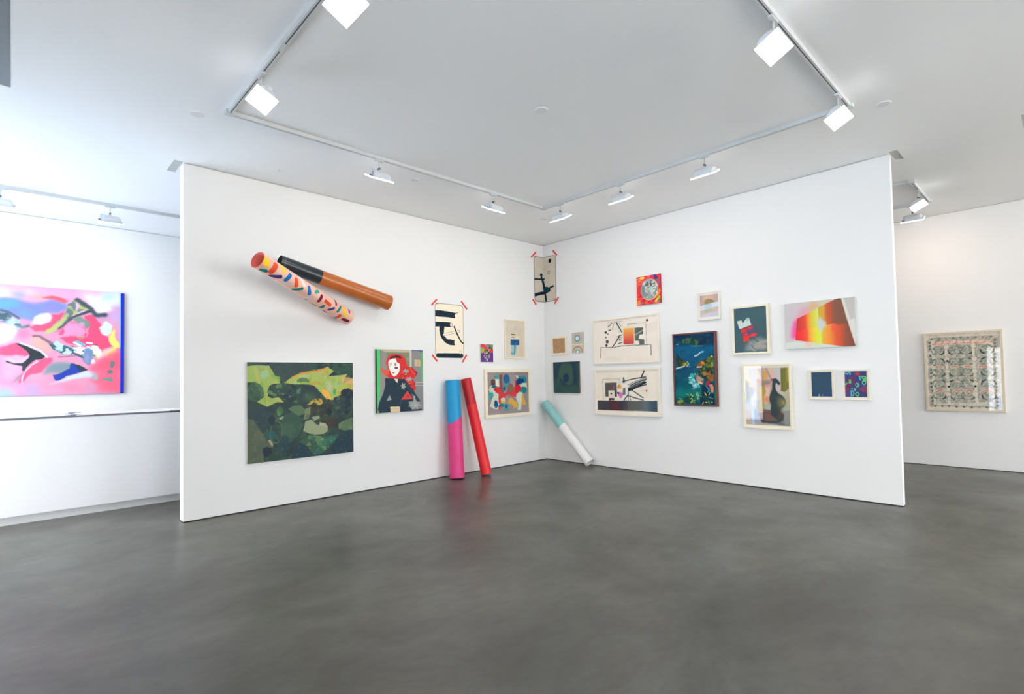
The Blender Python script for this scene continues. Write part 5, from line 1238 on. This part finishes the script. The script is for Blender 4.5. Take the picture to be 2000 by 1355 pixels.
# pattern
a = art_for('pattern', 200, (226, 218, 200), 45)
P0 = (222, 214, 196)
inner = [(0.125,0.046),(0.885,0.068),(0.869,0.89),(0.115,0.916)]
GRN = (112, 128, 112); DKG = (44, 62, 66); SAL = (216, 150, 136)
a.poly([(0.116,0.041),(0.885,0.064),(0.873,0.894),(0.11,0.921)], (204, 200, 184), mix=[((136, 150, 136), 40, .46, .1, .75), ((196, 176, 160), 18, .55, .1, .5)])
# column of swirl cells: mirrored arcs, leaf shapes and dots in three vertical bands
cols4 = [.155, .365, .560, .815]
rows4 = [.255, .40, .545, .69, .845]
for ci, cx in enumerate([.165, .405, .555, .83]):
    for ri, cy in enumerate([.245, .355, .535, .64, .835]):
        sx = -1 if ci % 2 else 1
        sy = 1 if ri in (0, 2, 4) else -1
        for k, (dx, dy) in enumerate(((-.055, 0), (.055, 0))):
            x = cx+dx; w_ = .018 if k == (0 if sx < 0 else 1) else .011
            pts = [(x+(.035 if dx > 0 else -.035), cy-.022*sy), (x+(.02 if dx > 0 else -.02), cy+.012*sy), (x-(.012 if dx > 0 else -.012), cy+.026*sy)]
            a.line(pts, w_, DKG if k == (0 if sx < 0 else 1) else (76, 100, 96), 1)
        a.ring(cx, cy-.045*sy, .05, .03, .007, (120, 134, 118), .9, .01)
        a.ring(cx, cy-.030*sy, .085, .055, .006, (150, 148, 130), .8, .01)
        a.ell(cx-.06, cy-.055*sy, .012, .010, GRN); a.ell(cx+.06, cy-.055*sy, .012, .010, GRN); a.ell(cx, cy-.045*sy, .012, .010, (130, 150, 140))
for vx in (.285, .655):
    a.line([(vx-.01, .12), (vx+.012, .95)], .028, (234, 226, 206))
    for cy in (.17, .34, .50, .66, .80):
        a.ell(vx, cy, .035, .028, (232, 224, 204)); a.ring(vx, cy, .042, .034, .005, (160, 150, 134))
for vx, cy in ((.292, .36), (.30, .70), (.655, .695)):
    a.ell(vx, cy, .017, .014, (34, 44, 54))
def arcs(y, sgn, curv, x_s):
    for x0_, x1_ in x_s:
        xm = (x0_+x1_)/2
        a.line([(x0_, y+curv), (xm-.02, y), (xm+.02, y), (x1_, y+curv)], .034, (236, 220, 200)); a.line([(x0_+.005, y+curv), (xm-.02, y), (xm+.02, y), (x1_-.005, y+curv)], .022, SAL)
arcs(.435, 1, .003, ((.13, .22), (.35, .43), (.52, .60), (.72, .84)))
arcs(.745, 1, .028, ((.12, .24), (.36, .45), (.53, .62), (.73, .88)))
a.line([(0.131,0.13),(0.289,0.119),(0.439,0.112)], .05, (238, 214, 194)); a.line([(0.475,0.123),(0.656,0.114),(0.873,0.133)], .05, (238, 214, 194))
for k in range(9):
    x = .10+k*.095
    a.line([(x, .135), (x+.04, .12), (x+.055, .085)], .016, (222, 148, 134), .95)
    a.line([(x+.03, .14), (x+.07, .125)], .010, (230, 150, 134), .8)
# border of small scrolls
for side in range(2):
    bx = .045 if side == 0 else .945
    for k in range(5):
        y0_ = .085+k*.185
        a.line([(bx, y0_+.01), (bx, y0_+.13)], .045, (176, 176, 166), .9, .01)
        for j in range(3):
            a.ell(bx+(.012 if side == 0 else -.012), y0_+.02+j*.045, .016, .013, (70, 92, 88), .9, .01)
        a.line([(bx-.012, y0_+.02), (bx-.012, y0_+.12)], .008, (206, 150, 150), .6)
for k in range(9):
    x = .09+k*.10
    for y_, c in ((.055, (120, 120, 108)), (.955, (90, 112, 100))):
        a.line([(x-.03, y_), (x+.03, y_)], .024, (176, 172, 156), .8, .01); a.ell(x, y_+.006, .016, .013, c, .95, .01); a.ell(x+.045, y_, .010, .010, (150, 160, 140), .8)
a.mottle([((150, 150, 136), 60, .62, .06, .4), ((236, 226, 208), 50, .62, .06, .5)])
framed('pattern', a, 'large cream-framed ornamental pattern in grey-green and salmon on the far right wall', mat('beige_wood_frame', (222, 208, 184), .5, .3), .026, cat='picture')

# ------------------------------------------------------------------ rolled canvas tubes
def tube_material(name, code, rough=.6, spec=.3):
    return art_material(name, rough, spec, 0)
M_tube_in = mat('tube_inside', (222, 112, 102), .8, .2)
M_tube_dark = mat('tube_inside_dark', (40, 44, 48), .8, .2)
M_tube_white = mat('tube_inside_white', (222, 220, 216), .8, .2)
M_tube_red = mat('tube_inside_red', (150, 30, 36), .8, .2)
M_tube_pink = mat('tube_inside_pink', (190, 50, 110), .8, .2)
M_tubepaint = art_material('painted_roll', .42, .35, 90)

def tube(label, p0, p1, r0, r1, art_fn, m_in, n_ang=150, n_len=230, up=(0, 0, 1), bulge=0.0, rough=None, mats=None):
    """hollow roll from p0 to p1. art canvas: u runs round the roll, v along it"""
    p0 = Vector(p0); p1 = Vector(p1); L = (p1-p0).length
    t = thing('painted_tube', label, 'tube', tuple(p0))
    ax = (p1-p0).normalized()
    e1 = Vector(up); e1 = (e1-ax*e1.dot(ax)).normalized(); e2 = ax.cross(e1)
    a = Art(2*math.pi*(r0+r1)/2, L, n_ang, (200, 200, 200), 61+len(label))
    art_fn(a)
    def place(u, v):
        th = u*2*math.pi
        r = (r0+(r1-r0)*v)*(1+bulge*np.sin(v*math.pi))
        c, s_ = np.cos(th)*r, np.sin(th)*r
        return tuple(ax[i]*v*L+e1[i]*c+e2[i]*s_ for i in range(3))
    sh = art_mesh('painted_skin', a, mats or M_tubepaint, place, t)
    for p in sh.data.polygons: p.use_smooth = True
    bm = bmesh.new()
    th_ = .006
    seg = 48
    rings = []
    for v, r in ((0, r0), (0, r0-th_), (.5, (r0+r1)/2*(1+bulge)-th_), (1, r1-th_), (1, r1)):
        ring = []
        for i in range(seg):
            c, s_ = math.cos(2*math.pi*i/seg)*r, math.sin(2*math.pi*i/seg)*r
            ring.append(bm.verts.new(ax*(v*L)+e1*c+e2*s_))
        rings.append(ring)
    for A, B in zip(rings[:-1], rings[1:]):
        for i in range(seg):
            j = (i+1) % seg
            bm.faces.new((A[i], A[j], B[j], B[i]))
    new_obj('inner_core', bm, m_in, t, True)
    return t

def candy(a):
    a.im[:] = (247, 190, 170)
    a.mottle([((250, 206, 186), 3, .5, .2, .6)])
    YE = (252, 214, 40); OR = (240, 84, 44); TE = (0, 128, 122); PU = (74, 58, 140); BL = (20, 112, 190); LP = (206, 190, 214)
    WH = (250, 234, 228); LB = (110, 170, 220); TB = (30, 172, 150); GR = (226, 216, 216); DR = (126, 20, 50); LP2 = (132, 70, 160); YO = (240, 200, 120)
    for p, q, w_, col in (
            ((0.244,0.002),(0.293,0.035), 0.0389, YE),
            ((0.229,0.106),(0.378,0.1), 0.0335, OR),
            ((0.154,0.154),(0.239,0.196), 0.0241, YE),
            ((0.466,0.044),(0.433,0.067), 0.0268, TE),
            ((0.465,0.129),(0.371,0.183), 0.0241, PU),
            ((0.241,0.249),(0.363,0.236), 0.0255, BL),
            ((0.115,0.239),(0.152,0.281), 0.0080, LP),
            ((0.248,0.312),(0.347,0.337), 0.0255, OR),
            ((0.136,0.352),(0.258,0.397), 0.0228, WH),
            ((0.083,0.373),(0.083,0.404), 0.0094, LB),
            ((0.458,0.346),(0.338,0.394), 0.0188, TE),
            ((0.241,0.447),(0.344,0.476), 0.0228, BL),
            ((0.246,0.526),(0.197,0.548), 0.0228, TB),
            ((0.103,0.605),(0.219,0.641), 0.0080, LP),
            ((0.448,0.492),(0.364,0.543), 0.0161, GR),
            ((0.25,0.592),(0.369,0.59), 0.0214, DR),
            ((0.083,0.681),(0.083,0.717), 0.0201, YE),
            ((0.083,0.754),(0.237,0.765), 0.0161, DR),
            ((0.294,0.647),(0.31,0.704), 0.0228, OR),
            ((0.083,0.794),(0.083,0.854), 0.0214, WH),
            ((0.47,0.662),(0.405,0.662), 0.0201, TE),
            ((0.409,0.727),(0.327,0.757), 0.0174, PU),
            ((0.223,0.819),(0.339,0.808), 0.0174, TE),
            ((0.237,0.86),(0.312,0.904), 0.0255, YE),
            ((0.136,0.937),(0.212,0.934), 0.0174, LP2),
            ((0.478,0.859),(0.395,0.857), 0.0241, OR),
            ((0.421,0.915),(0.4,0.963), 0.0241, DR),
            ((0.459,0.575),(0.466,0.614), 0.0107, YO),
            ((0.433,0.234),(0.418,0.275), 0.0147, GR),
            ):
        for du in (-1, 0, 1):
            a.line([(p[0]+du, p[1]), (q[0]+du, q[1])], w_*1.3, col)
    # the side turned to the wall goes on in the same way
    rng = np.random.RandomState(5)
    cols = [YE, OR, TE, PU, BL, WH, DR, TB]
    for k in range(30):
        u = .53+rng.rand()*.48; v = .03+.94*(k+.5)/30; th = rng.rand()*math.pi
        dx, dy = math.cos(th)*.016/a.asp, math.sin(th)*.016
        for du in (-1, 0, 1):
            a.line([(u+du-dx, v-dy), (u+du+dx, v+dy)], .023, cols[k % 8])
# candy tube: far end stands well off the wall, lower right end nearly touches it
c = tube('peach tube with coloured confetti dashes jutting from the left wall', (4.865, .66, 2.612), (3.652, .125, 2.168), .088, .092, candy, M_tube_in, 200, 400)

def brown_t(a):
    a.im[:] = (188, 104, 46)
    a.mottle([((198, 114, 54), 4, .5, .3, .5)])
    a.put((a.v < .335).astype(float), (36, 46, 52))
    m_ = (a.v < .335).astype(float)
    a.mottle([((54, 62, 60), (30, 3), .5, .2, .5)], m_)
    a.line([(-.1, .03), (1.1, .03)], .012, (70, 82, 96), .8)
tube('glossy brown and black tube mounted behind the confetti tube', (4.49, .20, 2.722), (3.112, .17, 2.388), .078, .098, brown_t, M_tube_dark, 120, 260, mats=art_material('glossy_roll', .28, .5, 60))

def blue_t(a):
    a.im[:] = (222, 62, 130)
    a.mottle([((230, 78, 142), (14, 4), .5, .3, .5)])
    edge = .595+.045*np.sin(2*math.pi*(a.u+.02))
    m_ = (a.v > edge).astype(float)
    a.put(m_, (16, 152, 206)); a.mottle([((30, 162, 214), (14, 4), .5, .3, .4)], m_)
tube('bright blue over magenta tube leaning on the left wall', (2.095, .232, .012), (2.065, .118, 1.372), .104, .100, blue_t, M_tube_pink, 110, 200, up=(0, 1, 0))

def red_t(a):
    a.im[:] = (232, 40, 46)
    a.mottle([((240, 48, 54), (10, 3), .5, .3, .5)])
    m_ = (a.v > .725).astype(float)
    a.put(m_, (196, 36, 46)); a.mottle([((208, 46, 54), (10, 3), .5, .3, .4)], m_)
tube('slimmer red tube leaning against the blue and magenta one', (1.655, .345, .020), (1.800, .086, 1.392), .079, .075, red_t, M_tube_red, 90, 200, up=(0, 1, 0))

def teal_t(a):
    a.im[:] = (236, 235, 234)
    a.put((a.v < .40+.012*np.sin(2*math.pi*a.u)).astype(float), (142, 198, 196))
    a.mottle([((150, 206, 204), 5, .5, .2, .4)], (a.v < .40).astype(float))
tube('pale teal and white tube propped diagonally in the room corner', (.118, .085, .958), (.105, 1.0, .052), .074, .076, teal_t, M_tube_white, 90, 200)

# wall pins that carry the two mounted tubes
M_pin = mat('steel_pin', (150, 150, 150), .4, .5, .8)
for tname, pts in (('peach', ((3.80, .002, 2.22), (3.80, .10, 2.22))), ('brown', ((3.6, .002, 2.505), (3.6, .10, 2.505))), ('brown', ((4.1, .002, 2.625), (4.1, .115, 2.625)))):
    for o in list(C.objects):
        if o.get('label', '').find(tname) >= 0 and o.get('category') == 'tube':
            bm = cyl(bmesh.new(), Vector(pts[0])-o.location, Vector(pts[1])-o.location, .006, seg=12)
            new_obj('wall_pin', bm, M_pin, o)

# ------------------------------------------------------------------ reception desk
M_desk = mat('white_desk_panel', (236, 236, 238), .5, .35, mottle=(.8, .01))
M_desktop = mat('white_desk_top', (238, 238, 238), .35, .4)
M_edge = mat('dark_steel_edge', (84, 90, 98), .35, .5, .5)
M_plinth = mat('plinth_paint', (214, 215, 216), .6, .3)
t = thing('reception_desk', 'long white reception desk with thin dark top edge, left behind the partition', 'desk', (6.3, -1.2, 0))
new_obj('front_panel', boxes((-1.9, 1.9, -.030, 0.0, .088, 1.058), bevel=.002), M_desk, t)
new_obj('side_panel', boxes((-1.9, -1.87, -.80, -.031, .088, 1.058)), M_desk, t)
new_obj('side_panel', boxes((1.87, 1.9, -.80, -.031, .088, 1.058)), M_desk, t)
new_obj('plinth', boxes((-1.87, 1.87, -.78, -.050, 0, .087)), M_plinth, t)
new_obj('worktop', boxes((-1.9, 1.9, -.80, -.004, 1.059, 1.077)), M_desktop, t)
new_obj('top_edge', boxes((-1.9, 1.9, -.0035, .004, 1.059, 1.0775)), M_edge, t)
M_white_paper = mat('white_paper', (244, 245, 247), .8, .15)
M_grey_print = mat('grey_print', (120, 128, 138), .8, .2)
def desk_item(name, label, cat, x, y, rz): return thing(name, label, cat, (x, y, 1.0772), rz)
b = desk_item('open_leaflet', 'open leaflet with curling grey pages on the desk top', 'leaflet', 6.18, -1.30, math.radians(12))
def curl(sign):
    bm = bmesh.new(); n = 10; rows = []
    for i in range(n+1):
        s = i/n
        x = sign*s*.085; z = .004+.022*math.sin(s*math.pi*.8)+.006*s
        rows.append([bm.verts.new((x, y, z+dz)) for y, dz in ((-.10, 0), (.10, 0), (.10, .0012), (-.10, .0012))])
    for A, B in zip(rows[:-1], rows[1:]):
        for i in range(4): bm.faces.new((A[i], A[(i+1) % 4], B[(i+1) % 4], B[i]))
    bm.faces.new(rows[0]); bm.faces.new(list(reversed(rows[-1])))
    bmesh.ops.recalc_face_normals(bm, faces=bm.faces)
    return bm
new_obj('page', curl(1), M_white_paper, b); new_obj('page', curl(-1), M_grey_print, b)
for x, y, w_, h_, n, lab in ((6.47, -1.28, .21, .16, 3, 'thin stack of white sheets near the left picture edge on the desk'),
                            (6.05, -1.25, .15, .20, 2, 'few white sheets lying right of the open leaflet on the desk'),
                            (5.19, -1.30, .17, .20, 4, 'small stack of sheets at the desk end beside the partition')):
    b = desk_item('paper_stack', lab, 'papers', x, y, math.radians(4*n-9))
    for k in range(n):
        s_ = .004*((k*7) % 3-1)
        new_obj('sheet', boxes((-w_/2+s_, w_/2+s_, -h_/2, h_/2, k*.003, k*.003+.0026)), M_white_paper, b)
